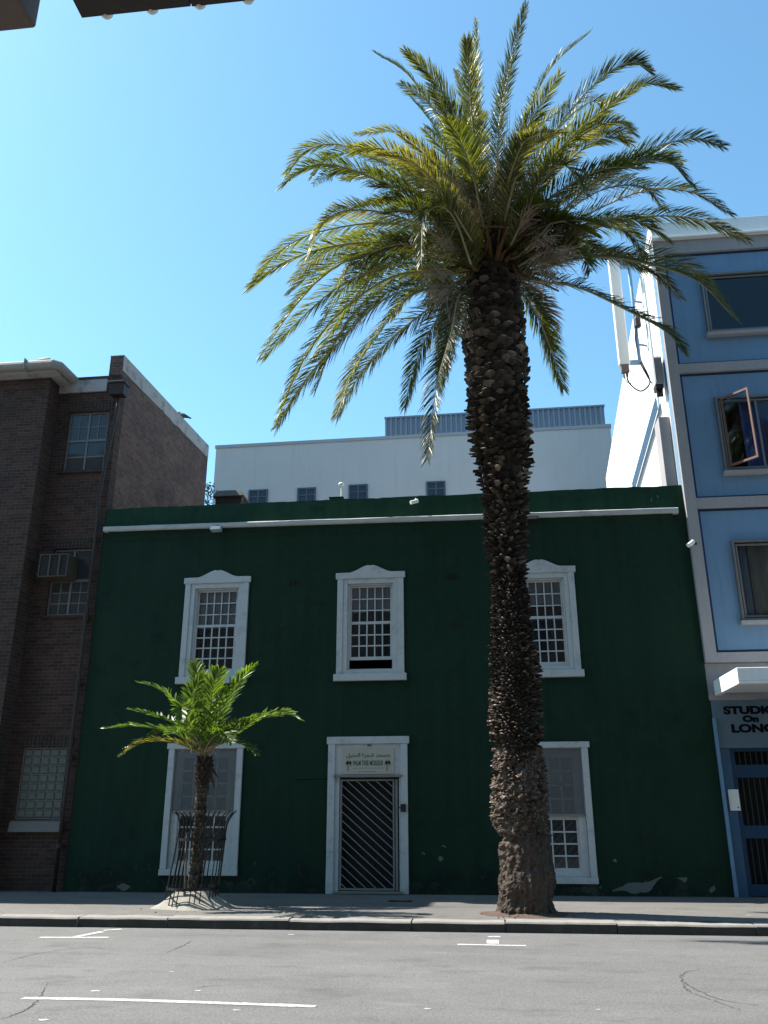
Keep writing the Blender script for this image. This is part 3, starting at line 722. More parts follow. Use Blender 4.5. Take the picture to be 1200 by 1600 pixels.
# roof: chimney, mast camera
cY = W+4
p0 = P(332,790,cY); p1 = P(379,790,cY); zt = P(355,770,cY).z
mb = MB(); mb.box(p0.x+.08, p1.x-.05, cY, cY+.7, zR-.1, zt-.12)
t = thing('chimney_stack', (p0.x+.3, cY, zR), 'low square brick chimney on the green roof behind the parapet', 'chimney'); mb.build('shaft', M['brickdark'], t)
mb = MB(); mb.hexa([(p0.x,cY-.08,zt-.12),(p1.x+.03,cY-.08,zt-.12),(p1.x+.03,cY+.78,zt-.12),(p0.x,cY+.78,zt-.12)],[(p0.x+.1,cY,zt+.08),(p1.x-.1,cY,zt+.08),(p1.x-.1,cY+.7,zt+.08),(p0.x+.1,cY+.7,zt+.08)])
mb.build('cap', M['concrete'], t, bevel=.01)
p = P(533,780,W+2); tp = P(533,757,W+2); t = thing('roof_camera', (p.x,p.y,zR-.1), 'white dome on a thin post above the green parapet', 'camera')
mb = MB(); mb.tube([(p.x,p.y,zR-.1),(p.x,p.y,tp.z)], .02, 6); mb.build('post', M['plastic'], t)
mb = MB(); mb.tube([(p.x,p.y,tp.z-.04),(p.x,p.y,tp.z-.02),(p.x,p.y,tp.z+.03),(p.x,p.y,tp.z+.06)], [.05,.085,.07,.02], 10); mb.build('dome', M['plastic'], t, smooth=True)
p = P(525,779,W+1.2); mb = MB(); mb.box(p.x-.17,p.x+.17,p.y,p.y+.3,zR-.1,p.z+.03); mb.box(p.x-.19,p.x+.19,p.y-.02,p.y+.32,p.z+.03,p.z+.05); tag(mb.build('roof_box', M['green2'], loc=(p.x,p.y,zR), bevel=.01), 'dark low box just behind the parapet under the dome post', 'box')

# ---------------------------------------------------------------- brick building (left)
BX = P(196,600,W).x        # right corner of the party wall front
BXr = GL - .004
PRINTS.append(('BX', BX, P(168,790,W).x, GL))
bt = P(203,555,W).z
bsB = P(326,698,W); 
# depth of the party wall from its far end on the plane x = BXr
far = PX(326, 698, BXr+.0)
PRINTS.append(('party far', far, 'near top', bt, P(203,555,W).x))
bb = thing('brick_building', (BXr-3, W, SW), 'dark brown brick building with metal windows and old gutter', 'building')
inner = P(98, 600, W+.1).x        # inner corner of the recessed bay
wz1 = P(140,595,W).z
# projecting block: right side plane x = inner; its front from px 76 @600
pf = PX(78, 600, inner); PF = pf.y
PRINTS.append(('inner', inner, 'PF', PF, W))
# recessed bay front
h1 = [P(101,735,W), P(170,642,W)]; h2 = [P(68,961,W), P(146,857,W)]; h3 = [P(27,1278,W), P(101,1168,W)]
w1 = (P(102,690,W).x, P(165,690,W).x, P(130,735,W).z, P(130,643,W).z)
w2 = (P(76,910,W).x, P(141,910,W).x, P(110,961,W).z, P(110,857,W).z)
w3 = (P(29,1225,W).x, P(101,1225,W).x, P(65,1280,W).z, P(65,1168,W).z)
PRINTS.append(('w1', w1, 'w2', w2, 'w3', w3))
mb = MB(); wall_open(mb, inner-.3, BXr, SW-.06, bt-.55, W+.02, .3, [w1, w2, w3])
mb.build('wall', M['brick'], bb)
# party wall + side
TH = .34
zfar = far.z
mb = MB()
BY1 = max(far.y, W+6)
sl_ = (zfar-bt)/(BY1-W)
mb.hexa([(BXr-TH,W+.0,bt-.56),(BXr,W+.0,bt-.56),(BXr,BY1,bt-.56),(BXr-TH,BY1,bt-.56)], [(BXr-TH,W+.0,bt-.0),(BXr,W+.0,bt-.0),(BXr,BY1,zfar-.0),(BXr-TH,BY1,zfar-.0)])
mb.hexa([(BXr-TH,W+.33,SW-.06),(BXr,W+.33,SW-.06),(BXr,BY1,SW-.06),(BXr-TH,BY1,SW-.06)], [(BXr-TH,W+.33,bt-.56),(BXr,W+.33,bt-.56),(BXr,BY1,bt-.56),(BXr-TH,BY1,bt-.56)])
mb.build('party_wall', M['brick_side'], bb)
# whitewashed coping strip along the top of the party wall
mb = MB(); n = 30
for i in range(n):
    ya = W+.02+(BY1-W-.02)*i/n; yb = W+.02+(BY1-W-.02)*(i+1)/n; za = bt+sl_*(ya-W); zb = bt+sl_*(yb-W); x_ = BXr+.012
    ra = .42+.05*noise.noise(Vector((ya*2,1,1))); rb = .42+.05*noise.noise(Vector((yb*2,1,1)))
    mb.face([(x_,ya,za-ra),(x_,yb,zb-rb),(x_,yb,zb+.03),(x_,ya,za+.03)]); mb.face([(x_,ya,za+.03),(x_,yb,zb+.03),(BXr-TH-.02,yb,zb+.03),(BXr-TH-.02,ya,za+.03)])
mb.face([(x_,W+.02,bt-.42),(x_,W+.02,bt+.03),(BXr-TH-.02,W+.02,bt+.03),(BXr-TH-.02,W+.02,bt+.0),(BXr,W+.02,bt)][::-1])
mb.build('coping', M['oldwhite'], bb)
mb = MB(); za = P(150,612,W).z; mb.box(inner-.02, BXr-TH-.01, W-.03, W+.33, za, za+.34); mb.build('fascia', M['oldwhite'], bb)
# projecting block
LXX = -24.0; pz = P(40,592,PF).z
mb = MB(); mb.box(LXX, inner, PF, W+8, SW-.06, pz); mb.build('projecting_block', M['brick'], bb)
# roof slab behind
mb = MB(); mb.box(LXX, BXr-TH-.01, W+.34, BY1-.2, pz-.4, pz-.1); mb.build('roof', M['concrete'], bb)
# eaves + gutter
mb = MB(); gz = pz; ov = .28
mb.box(LXX, inner+ov, PF-ov, W+7, gz, gz+.10); mb.build('eaves', M['oldwhite'], bb)
mb = MB(); r_ = .12
pts = [Vector((LXX, PF-ov-.08, gz+.16)), Vector((inner+ov-.05, PF-ov-.08, gz+.16)), Vector((inner+ov+.06, PF-ov+.02, gz+.16)), Vector((inner+ov+.08, W+.05, gz+.16))]
mb.tube(pts, r_, 12); gu = mb.build('gutter', M['gutter'], bb, smooth=False)
mb = MB(); xx = LXX+.4
while xx < inner: mb.box(xx, xx+.03, PF-ov-.215, PF-ov+.02, gz+.02, gz+.30); xx += .9
mb.build('gutter_bracket', M['gutter'], gu)
mb = MB(); mb.hexa([(LXX,PF-ov,gz+.11),(inner+ov,PF-ov,gz+.11),(inner+ov,W+7,gz+.11),(LXX,W+7,gz+.11)], [(LXX,PF+1.2,gz+.75),(inner-1.2,PF+1.2,gz+.75),(inner-1.2,W+6,gz+.75),(LXX,W+6,gz+.75)])
mb.build('tiled_roof', M['brickdark'], bb)
mb = MB(); mb.tube([(inner-.25,PF-ov-.02,gz+.18),(inner-.12,PF-.1,gz+.32),(inner+.1,PF+.5,gz+.3)], [.16,.2,.16], 10); mb.build('hip_tile', M['gutter'], bb, smooth=True)
# soldier course + windows
def steel_window(wr, cols, rows_, label, kind='plain', lintel=True):
    x0, x1, z0, z1 = wr
    mb = MB(); frame(mb, x0+.002, x1-.002, z0+.002, z1-.002, .045, W+.09, W+.14)
    xm = (x0+x1)/2; zm = z0+(z1-z0)*.52
    mb.box(xm-.022, xm+.022, W+.092, W+.138, z0+.047, z1-.047); mb.box(x0+.047, xm-.022, W+.085, W+.142, zm-.03, zm+.03); mb.box(xm+.022, x1-.047, W+.085, W+.142, zm-.03, zm+.03)
    win = mb.build('window', M['alu'], bb); win['label'] = label
    for a, b in ((x0+.047, xm-.022), (xm+.022, x1-.047)):
        mb = MB()
        if kind in ('plain', 'ac'):
            if kind == 'plain': grid_bars(mb, a, b, zm+.03, z1-.047, 2, 2, .02, W+.1, W+.13)
            else: grid_bars(mb, a, b, z0+.047, zm-.03, 2, 3, .02, W+.1, W+.13)
        mb.build('glazing_bars', M['alu'], win)
        if kind == 'plain': mb = MB(); mb.box(a, b, W+.1, W+.13, z0+(zm-z0)*.48-.012, z0+(zm-z0)*.48+.02); mb.build('transom', M['alu'], win)
    mb = MB(); mb.box(x0+.04, x1-.04, W+.112, W+.118, z0+.04, z1-.04); mb.build('glass', M['dustglass'], win)
    mb = MB(); mb.box(x0-.02, x1+.02, W+.31, W+.34, z0-.02, z1+.02); mb.build('room_backing', M['dark'], win)
    mb = MB(); mb.box(x0-.05, x1+.05, W-.04, W+.085, z0-.06, z0-.003); mb.build('sill', M['brickdark'], win)
    n = 14; mb = MB()
    for i in range(n):
        a = x0-.1+(x1-x0+.2)*i/n; b = x0-.1+(x1-x0+.2)*(i+1)/n-.012
        mb.box(a, b, W+.004, W+.03, z1+.004, z1+.24+.01*rnd.random())
    mb.build('brick_arch', M['brickdark'], win)
    return win
steel_window(w1, 4, 4, 'top floor metal window of the brick bay', 'plain')
steel_window(w2, 4, 4, 'middle metal window with an air conditioner in its corner', 'ac')
# glass block window
x0, x1, z0, z1 = w3
mb = MB(); frame(mb, x0+.002, x1-.002, z0+.002, z1-.002, .02, W+.04, W+.15)
wn = mb.build('window', M['concrete'], bb); wn['label'] = 'ground floor window filled with glass blocks'
mb = MB(); nx_, nz_ = 5, 8
for i in range(nx_):
    for j in range(nz_):
        a = x0+.02+(x1-x0-.04)*i/nx_; b = x0+.02+(x1-x0-.04)*(i+1)/nx_; c = z0+.02+(z1-z0-.04)*j/nz_; d = z0+.02+(z1-z0-.04)*(j+1)/nz_
        mb.hexa([(a+.012,W+.07,c+.012),(b-.012,W+.07,c+.012),(b-.012,W+.07,d-.012),(a+.012,W+.07,d-.012)][::-1], [(a+.03,W+.045,c+.03),(b-.03,W+.045,c+.03),(b-.03,W+.045,d-.03),(a+.03,W+.045,d-.03)][::-1])
mb.build('glass_blocks', M['blockglass'], wn)
mb = MB(); mb.box(x0, x1, W+.072, W+.1, z0, z1); mb.build('mortar', M['concrete'], wn)
mb = MB(); mb.hexa([(x0-.06,W-.1,z0-.26),(x1+.06,W-.1,z0-.26),(x1+.06,W+.1,z0-.26),(x0-.06,W+.1,z0-.26)], [(x0-.06,W-.06,z0-.05),(x1+.06,W-.06,z0-.05),(x1+.06,W+.1,z0-.003),(x0-.06,W+.1,z0-.003)]); mb.build('sill', M['concrete'], wn, bevel=.01)
n = 14; mb = MB()
for i in range(n):
    a = x0-.1+(x1-x0+.2)*i/n; b = x0-.1+(x1-x0+.2)*(i+1)/n-.012
    mb.box(a, b, W+.004, W+.03, z1+.004, z1+.24+.01*rnd.random())
mb.build('brick_arch', M['brickdark'], wn)
# air conditioner
AY = W-.42
a0, a1 = P(63,866,AY), P(103,900,AY)
t = thing('air_conditioner', (a0.x, W, a1.z), 'boxy beige window air conditioner sticking out of the brick wall', 'air conditioner')
mb = MB(); mb.box(a0.x, a1.x, AY+.021, W+.1, a1.z, a0.z); mb.build('casing', M['acbeige'], t, bevel=.01)
mb = MB(); frame(mb, a0.x, a1.x, a1.z, a0.z, .025, AY, AY+.019); wd = (a1.x-a0.x)
for k in (.36, .70): mb.box(a0.x+wd*k-.02, a0.x+wd*k+.02, AY+.0, AY+.019, a1.z+.025, a0.z-.025)
mb.build('grille', M['acbeige'], t)
mb = MB(); mb.box(a0.x+.027, a1.x-.027, AY+.0192, AY+.0199, a1.z+.027, a0.z-.027); mb.build('coil_face', M['dark'], t)
# downpipe + hopper
HX = P(183,607,W-.2)
t = thing('drainpipe', (GL-.1, W-.1, SW), 'reddish brown drainpipe with square hopper beside the green wall', 'drainpipe')
mb = MB(); hz = P(183,617,W-.2).z; ht = P(183,598,W-.2).z
hx0, hx1 = P(171,605,W-.2).x, P(198,605,W-.2).x
mb.hexa([(hx0+.05,W-.26,hz),(hx1-.05,W-.26,hz),(hx1-.05,W-.01,hz),(hx0+.05,W-.01,hz)], [(hx0+.03,W-.3,ht-.06),(hx1-.03,W-.3,ht-.06),(hx1-.03,W-.01,ht-.06),(hx0+.03,W-.01,ht-.06)])
mb.box(hx0, hx1, W-.33, W-.01, ht-.06, ht); mb.build('hopper', M['pipe'], t, bevel=.006)
mb = MB(); px0 = (hx0+hx1)/2; px1 = BXr-.14; zz2 = P(165,790,W-.1).z
q1 = P(176,700,W-.1); 
mb.tube([(px0,W-.13,hz+.02),(px0,W-.11,hz-.3),(px1-.04,W-.1,zz2+.2),(px1,W-.09,zz2-.3),(px1,W-.09,2.2),(px1,W-.09,SW)], .043, 10); mb.build('pipe', M['pipe'], t, smooth=True)
mb = MB()
for zz in (1.0, 2.8, 4.4, 5.9): mb.tube([(px1,W-.09,zz),(px1,W-.09,zz+.08)], .062, 10); mb.box(px1-.09,px1+.09,W-.045,W-.0,zz+.01,zz+.07)
mb.build('pipe_clip', M['pipe'], t)
# bird on the coping
bp = PX(285, 643, BXr-.1); yb = bp.y; zb = bt+sl_*(yb-W)+.03
mb = MB(); o_ = Vector((BXr-.1, yb, zb+.17))
pts = [(-.19,0,.10),(-.15,0,.105),(-.11,0,.11),(-.07,0,.07),(-.02,0,.01),(.06,0,-.02),(.13,0,-.04),(.22,0,-.08),(.30,0,-.12)]
mb.tube([o_+Vector(p_) for p_ in pts], [.004,.02,.042,.04,.075,.08,.055,.03,.02], 10)
mb.tube([o_+Vector((.03,.02,-.06)), o_+Vector((.03,.02,-.172))], .008, 5); mb.tube([o_+Vector((.03,-.02,-.06)), o_+Vector((.03,-.02,-.172))], .008, 5)
tag(mb.build('pigeon', M['bird'], loc=(BXr-.1, yb, zb), smooth=True), 'dark pigeon perched on the sloping whitewashed coping of the brick building', 'bird')
# shrub peeking behind brick wall
sp = P(325, 770, W+9); t = thing('roof_shrub', (sp.x, sp.y, zR-.1), 'scruffy dark shrub growing behind the far end of the brick wall', 'shrub')
mb = MB(); mb.tube([(sp.x,sp.y,zR-.1),(sp.x+.05,sp.y,zR+.6),(sp.x,sp.y,sp.z+.2)], .02, 5); mb.build('stem', M['timber'], t)
mb = MB()
for i in range(260):
    c = Vector((sp.x+rnd.gauss(0,.14), sp.y+rnd.gauss(0,.14), sp.z+rnd.uniform(-.6,.35))); d = Vector((rnd.uniform(-1,1),rnd.uniform(-1,1),rnd.uniform(-.6,1))).normalized()*.09; s_ = d.cross(Vector((rnd.random(),rnd.random(),.3))).normalized()*.03
    mb.face([c, c+d*.5+s_, c+d, c+d*.5-s_], rnd.random())
mb.build('foliage', M['shrub'], t)

# ---------------------------------------------------------------- pale building behind
QY = 33.0
qa = P(338,697,QY); 
# far right end: find Y so that roof height matches
best = min((abs(P(953,663,y_/10).z-qa.z), y_/10) for y_ in range(250, 400)); QY2 = best[1]; qb = P(953,663,QY2)
PRINTS.append(('pale', qa, qb))
pbld = thing('pale_building', ((qa.x+qb.x)/2, QY, 0), 'large plain off-white building behind with a flat roof and small windows', 'building')
ux_ = (qb-qa); ux_.z = 0; LQ = ux_.length; ux_.normalize(); nrm = Vector((ux_.y, -ux_.x, 0))    # toward camera
def Q(s, d, z): return Vector((qa.x, qa.y, 0)) + ux_*s + nrm*d + Vector((0,0,z))
def qbox(mb, s0, s1, d0, d1, z0, z1): mb.hexa([Q(s0,d0,z0),Q(s0,d1,z0),Q(s1,d1,z0),Q(s1,d0,z0)], [Q(s0,d0,z1),Q(s0,d1,z1),Q(s1,d1,z1),Q(s1,d0,z1)])
mb = MB(); qbox(mb, 0, LQ, -14, 0, 0, qa.z-.12); mb.build('wall', M['pale'], pbld)
mb = MB(); qbox(mb, -.04, LQ+.04, -14.04, .04, qa.z-.12, qa.z+.02); mb.build('coping', M['grey_coping'], pbld)
def onq(px, py):   # intersect ray with facade plane -> (s, z)
    d = ray(px, py); p0_ = Vector((qa.x, qa.y, 0)); t_ = (p0_-CAM).dot(nrm)/d.dot(nrm); h = CAM+d*t_; return (h-p0_).dot(ux_), h.z
for a, b, c in ((389,419,766),(465,494,763),(545,575,758),(666,696,753)):
    s0, zt = onq(a, c); s1, _ = onq(b, c); z0 = zt-1.15
    mb = MB()
    for aa in ((s0, s0+.07, z0, zt), (s1-.07, s1, z0, zt), (s0+.07, s1-.07, zt-.07, zt), (s0+.07, s1-.07, z0, z0+.07), ((s0+s1)/2-.03, (s0+s1)/2+.03, z0+.07, zt-.07)): qbox(mb, aa[0], aa[1], .004, .05, aa[2], aa[3])
    qbox(mb, s0+.07, (s0+s1)/2-.03, .006, .045, zt-.36, zt-.31); qbox(mb, (s0+s1)/2+.03, s1-.07, .006, .045, zt-.36, zt-.31)
    wn = mb.build('window', M['darkframe'], pbld)
    mb = MB(); qbox(mb, s0+.06, s1-.06, .003, .012, z0+.06, zt-.06); mb.build('pane', M['paneblue'], wn)
# corrugated screen on its roof
s0, _ = onq(595, 684); s1, _ = onq(950, 660)
zt0 = onq(595, 647)[1]; zt1 = onq(948, 626)[1]; zt = (zt0+zt1)/2
PRINTS.append(('screen', zt0, zt1, qa.z))
mb = MB(); D0 = -.7
s0 += .1; s1 -= .05; step = .22; s = s0
k = 0
prof = []
while s < s1:
    prof += [(s, 0), (s+step*.32, 0), (s+step*.5, -.07), (s+step*.82, -.07)]; s += step
zt += .1
for i in range(len(prof)-1):
    (a, da), (b, db) = prof[i], prof[i+1]
    mb.face([Q(a,D0+da,qa.z-.1),Q(b,D0+db,qa.z-.1),Q(b,D0+db,zt),Q(a,D0+da,zt)])
se = prof[-1][0]
for i in range(40):
    a = -.1-5.8*i/40; b = -.1-5.8*(i+1)/40; o1 = .05*(i % 2); o2 = .05*((i+1) % 2)
    for X, sg_ in ((s0, 1), (se, -1)): mb.face([Q(X+o1*sg_,D0+a,qa.z-.1),Q(X+o1*sg_,D0+a,zt),Q(X+o2*sg_,D0+b,zt),Q(X+o2*sg_,D0+b,qa.z-.1)])
rs = mb.build('roof_screen', M['clad'], pbld)
mb = MB(); qbox(mb, s0-.03, se+.03, D0-.15, D0+.03, zt, zt+.07); qbox(mb, s0-.03, se+.03, D0-6, D0-.2, zt-.1, zt-.02); mb.build('capping', M['clad'], rs)
mb = MB(); zl_ = onq(958, 692)[1]; qbox(mb, LQ, LQ+2.5, -8, -2, 0, zl_); mb.build('side_wing', M['pale'], pbld)

# ---------------------------------------------------------------- blue building (right)
BY = W-.06
ub = thing('blue_building', (GR+3, W, SW), 'blue four-storey building with grey frame, white side wall and canopy', 'building')
X0 = GR+.005; X1 = 17.0
PRINTS.append(('X0 check', [round(P(x_,y_,BY).x,2) for x_,y_ in ((1030,380),(1052,560),(1068,770),(1088,960),(1100,1035))], X0))
def zz(px, py): return P(px, py, BY).z
bandz = [(zz(1105,1036), zz(1105,1020)), (zz(1080,795), zz(1080,779)), (zz(1055,584), zz(1055,570)), (zz(1040,398), zz(1040,378))]
ztop = zz(1022,352)
PRINTS.append(('bands', bandz, ztop, zz(1198,1020), zz(1198,779), zz(1198,565), zz(1198,328)))
wins = [(zz(1100,520), zz(1100,430), P(1102,475,BY).x), (zz(1135,735), zz(1120,622), P(1127,680,BY).x), (zz(1160,968), zz(1148,846), P(1153,905,BY).x)]
PRINTS.append(('wins', wins))
XW1 = 3.0
hl = [(wx, wx+2.6, wz0, wz1) for wz0, wz1, wx in wins]
mb = MB(); zlow = bandz[0][0]
wall_open(mb, X0, X1, zlow, ztop-.3, BY+.06, .25, hl)
mb.build('wall', M['bluewall'], ub)
# white side wall + body
e1 = PX(957, 692, X0); e0 = PX(1020, 356, X0)
PRINTS.append(('blue side', e0, e1))
sl2 = (e1.z-e0.z)/(e1.y-e0.y); YB = e1.y+2
mb = MB(); zs = e0.z; zf = zs+sl2*(YB-e0.y)
mb.hexa([(X0,BY+.32,SW),(X0+.4,BY+.32,SW),(X0+.4,YB,SW),(X0,YB,SW)], [(X0,BY+.32,ztop-.02),(X0+.4,BY+.32,ztop-.02),(X0+.4,YB,zf),(X0,YB,zf)])
mb.build('side_wall', M['whitewall'], ub)
mb = MB(); mb.box(X0+.4, X1, BY+3.5, BY+3.6, SW, ztop-.5)
for b0, b1 in bandz[:-1]: mb.box(X0+.4, X1, BY+.32, BY+3.5, b0, b1)
mb.hexa([(X0+.38,BY+.32,ztop-.8),(X1,BY+.32,ztop-.8),(X1,YB,zf-.8),(X0+.38,YB,zf-.8)], [(X0+.38,BY+.32,ztop-.5),(X1,BY+.32,ztop-.5),(X1,YB,zf-.5),(X0+.38,YB,zf-.5)]); mb.build('interior', M['dark'], ub)
# frame: pilaster and bands
mb = MB(); pw = P(1048,470,BY).x-P(1034,470,BY).x
pw = .24
mb.box(X0, X0+pw, BY-.06, BY+.055, zlow, ztop-.3)
for b0, b1 in bandz: mb.box(X0+pw, X1, BY-.03, BY+.055, b0, b1)
mb.build('facade_frame', M['greyframe'], ub, bevel=.006)
mb = MB(); mb.box(X0-.03, X1, BY-.16, BY+.31, bandz[3][1]+.0, bandz[3][1]+.05); mb.box(X0, X1, BY-.08, BY+.30, bandz[3][1]+.05, ztop); mb.build('parapet', M['whitewall'], ub, bevel=.008)
mb = MB()      # dark blue border along three sides of each panel
for i in range(3):
    z0, z1 = bandz[i][1], bandz[i+1][0]; bw = .07
    mb.box(X0+pw, X0+pw+bw, BY+.05, BY+.0565, z0, z1); mb.box(X0+pw+bw, X1, BY+.05, BY+.0565, z0, z0+bw*.8); mb.box(X0+pw+bw, X1, BY+.05, BY+.0565, z1-bw*.8, z1)
mb.build('panel_border', M['blueline'], ub)
# windows
for i, (wz0, wz1, wx) in enumerate(wins):
    x1_ = wx+2.6
    mb = MB(); frame(mb, wx-.03, x1_+.03, wz0-.03, wz1+.03, .05, BY-.03, BY+.05); frame(mb, wx+.05, x1_-.05, wz0+.05, wz1-.05, .04, BY+.03, BY+.09)
    
    if i: mb.box(wx+.85, wx+.90, BY+.05, BY+.095, wz0+.09, wz1-.09)
    wn = mb.build('window', M['alu'], ub, bevel=.004)
    wn['label'] = ['top floor window with wide dark glass', 'second floor window with a red-brown casement standing open', 'first floor window with pale curtains'][i]
    mb = MB(); mb.box(wx-.08, x1_+.08, BY-.10, BY+.05, wz0-.12, wz0-.035); mb.build('sill', M['greyframe'], wn, bevel=.005)
    mb = MB(); xg = wx+.9 if i == 1 else wx+.09
    mb.box(xg, x1_-.09, BY+.065, BY+.07, wz0+.09, wz1-.09); mb.build('glass', M['glass'], wn)
    def curtain(name, mat, a, b, y, amp=.03, k=26):
        mb = MB(); n = 80
        for j in range(n):
            xa = a+(b-a)*j/n; xb = a+(b-a)*(j+1)/n
            fa = lambda x_: y+amp*math.sin(x_*k)+.01*math.sin(x_*61)
            mb.face([(xa,fa(xa),wz0+.05),(xb,fa(xb),wz0+.05),(xb,fa(xb),wz1-.05),(xa,fa(xa),wz1-.05)])
            mb.face([(xb,fa(xb)+.004,wz0+.05),(xa,fa(xa)+.004,wz0+.05),(xa,fa(xa)+.004,wz1-.05),(xb,fa(xb)+.004,wz1-.05)])
        mb.build(name, mat, wn, smooth=True)
    if i == 2:
        curtain('curtain', M['greycurtain'], wx+.1, wx+.32, BY+.2); curtain('curtain', M['curtain'], wx+.34, wx+1.4, BY+.2)
    if i == 1: curtain('curtain', M['bluecurtain'], wx+.55, wx+2.2, BY+.25, .05, 18)
    if i == 0: mb = MB(); mb.box(wx+.1, x1_-.1, BY+.3, BY+.32, wz0+.1, wz0+.5); mb.build('inner_panel', M['inkdark'], wn)
    if i == 1:   # open casement, hinged near x = wx+.85, swung out
        ax = wx+.06; hgt0, hgt1 = wz0+.08, wz1-.02
        hx = wx+.10; dx_, dy_ = .33, -.52
        pa = Vector((wx+.10, BY-.02, 0)); pb = Vector((wx+.56, BY-.52, 0))
        d = (pb-pa); n_ = Vector((-d.y, d.x, 0)).normalized()*.02; f_ = .04/d.length
        mb = MB()
        def slab(u0, u1, z0, z1, k=1):
            a = pa+d*u0; b = pa+d*u1; mb.hexa([a-n_*k+Vector((0,0,z0)), b-n_*k+Vector((0,0,z0)), b+n_*k+Vector((0,0,z0)), a+n_*k+Vector((0,0,z0))], [a-n_*k+Vector((0,0,z1)), b-n_*k+Vector((0,0,z1)), b+n_*k+Vector((0,0,z1)), a+n_*k+Vector((0,0,z1))])
        slab(0, f_, hgt0, hgt1); slab(1-f_, 1, hgt0, hgt1); slab(f_, 1-f_, hgt0, hgt0+.05); slab(f_, 1-f_, hgt1-.05, hgt1)
        cs = mb.build('casement', M['browncase'], wn); mb = MB(); slab(f_, 1-f_, hgt0+.05, hgt1-.05, .15); mb.build('casement_glass', M['glass'], wn)
# ground floor
ZC = P(1112,1094,BY).z
LY = BY+.08
mb = MB(); mb.box(X0, X1, LY, BY+.3, ZC, zlow-.003); mb.box(X0, X0+.95, LY-.03, LY-.003, ZC, ZC+.13); mb.build('fascia_wall', M['greyframe'], ub)
g0 = P(1160,1180,LY+.0).x; ztf = P(1150,1169,LY).z
mb = MB(); mb.box(X0+.02, X1, LY-.03, BY+.3, ztf, ZC-.003); ff = mb.build('signage_fascia', M['bluefascia'], ub, bevel=.004)
cX0 = X0+.16; cX1 = P(1165,1290,LY).x
PRINTS.append(('col', X0, cX0, cX1, g0))
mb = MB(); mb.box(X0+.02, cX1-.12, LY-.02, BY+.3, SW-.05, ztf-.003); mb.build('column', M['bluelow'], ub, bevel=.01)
mb = MB(); mb.box(X0+.0, X0+.06, LY-.12, LY-.03, SW, ztf+.6); mb.build('corner_trim', M['bluewall'], ub, bevel=.01)
mb = MB(); c = P(1147,1250,LY-.03); mb.box(c.x-.10,c.x+.10,LY-.05,LY-.021,c.z-.2,c.z+.2); nb = mb.build('notice_plate', M['plastic'], ub, bevel=.003)
mb = MB(); mb.box(c.x+.04,c.x+.07,LY-.055,LY-.051,c.z-.15,c.z-.13); mb.build('bell_button', M['blackplastic'], nb)
# lettering
for s_, px, py, hh in (('STUDIO',1172,1110,.205),('On',1173,1123.5,.165),('LONG',1177,1138.5,.215)):
    c = P(px, py, LY-.034)
    text_mesh('lettering', s_, hh, M['inkdark'], ff, (c.x, LY-.034, c.z), .011, .003, 1.42)
# gate with bars
gX0 = cX1-.12; gX1 = gX0+2.6
mb = MB()
zs_ = [P(1170,y_,LY+.1).z for y_ in (1195,1215,1290,1310)]
PRINTS.append(('gate z', zs_))
mb.box(gX0, gX0+.10, LY+.05, LY+.12, SW, ztf-.003)
mb.box(gX0+.1, gX1, LY+.055, LY+.115, zs_[1], zs_[0]); mb.box(gX0+.1, gX1, LY+.055, LY+.115, zs_[3], zs_[2]); mb.box(gX0+.1, gX1, LY+.055, LY+.115, SW+.02, SW+.22); mb.box(gX0+.1, gX1, LY+.055, LY+.115, ztf-.06, ztf-.003)
mb.box(gX0+1.2, gX0+1.3, LY+.052, LY+.118, SW+.22, zs_[3])
gg = mb.build('entrance_gate', M['bluegate'], ub, bevel=.004)
mb = MB(); x_ = gX0+.2
while x_ < gX1: mb.tube([(x_,LY+.085,SW+.2),(x_,LY+.085,ztf-.03)], .010, 6); x_ += .11
mb.build('bars', M['iron'], gg)
mb = MB(); mb.box(gX0, X1, BY+.9, BY+1, SW, ztf); mb.build('recess_back', M['dark'], ub)
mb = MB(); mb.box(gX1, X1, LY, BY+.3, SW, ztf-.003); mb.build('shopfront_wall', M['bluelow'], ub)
# canopy
ce = P(1116,1088,BY); cX = ce.x; cf = PX(1154,1067,cX); ct = PX(1151,1041,cX); cbk = P(1112,1064,BY)
PRINTS.append(('canopy', ce, cf, ct, cbk))
cz0 = ce.z; cz1 = cz0+max(.25, min(.5, ct.z-cf.z)); cyf = max(cf.y, W-2.0)
mb = MB(); mb.box(cX, X1, cyf, BY-.065, cz0+.06, cz1); mb.box(cX, X1, cyf, cyf+.12, cz0, cz0+.06); mb.box(cX, cX+.12, cyf+.12, BY-.065, cz0, cz0+.06)
mb.build('canopy', M['whitewall'], ub, bevel=.012)
# lower stub pier on the side wall
a = PX(1041, 650, X0-.25)
mb = MB(); yA = W+.32; mb.box(X0-.26, X0-.004, yA, yA+.5, zR-.1, P(1045,650,W+.3).z); mb.build('side_pier', M['greyframe'], ub, bevel=.01)
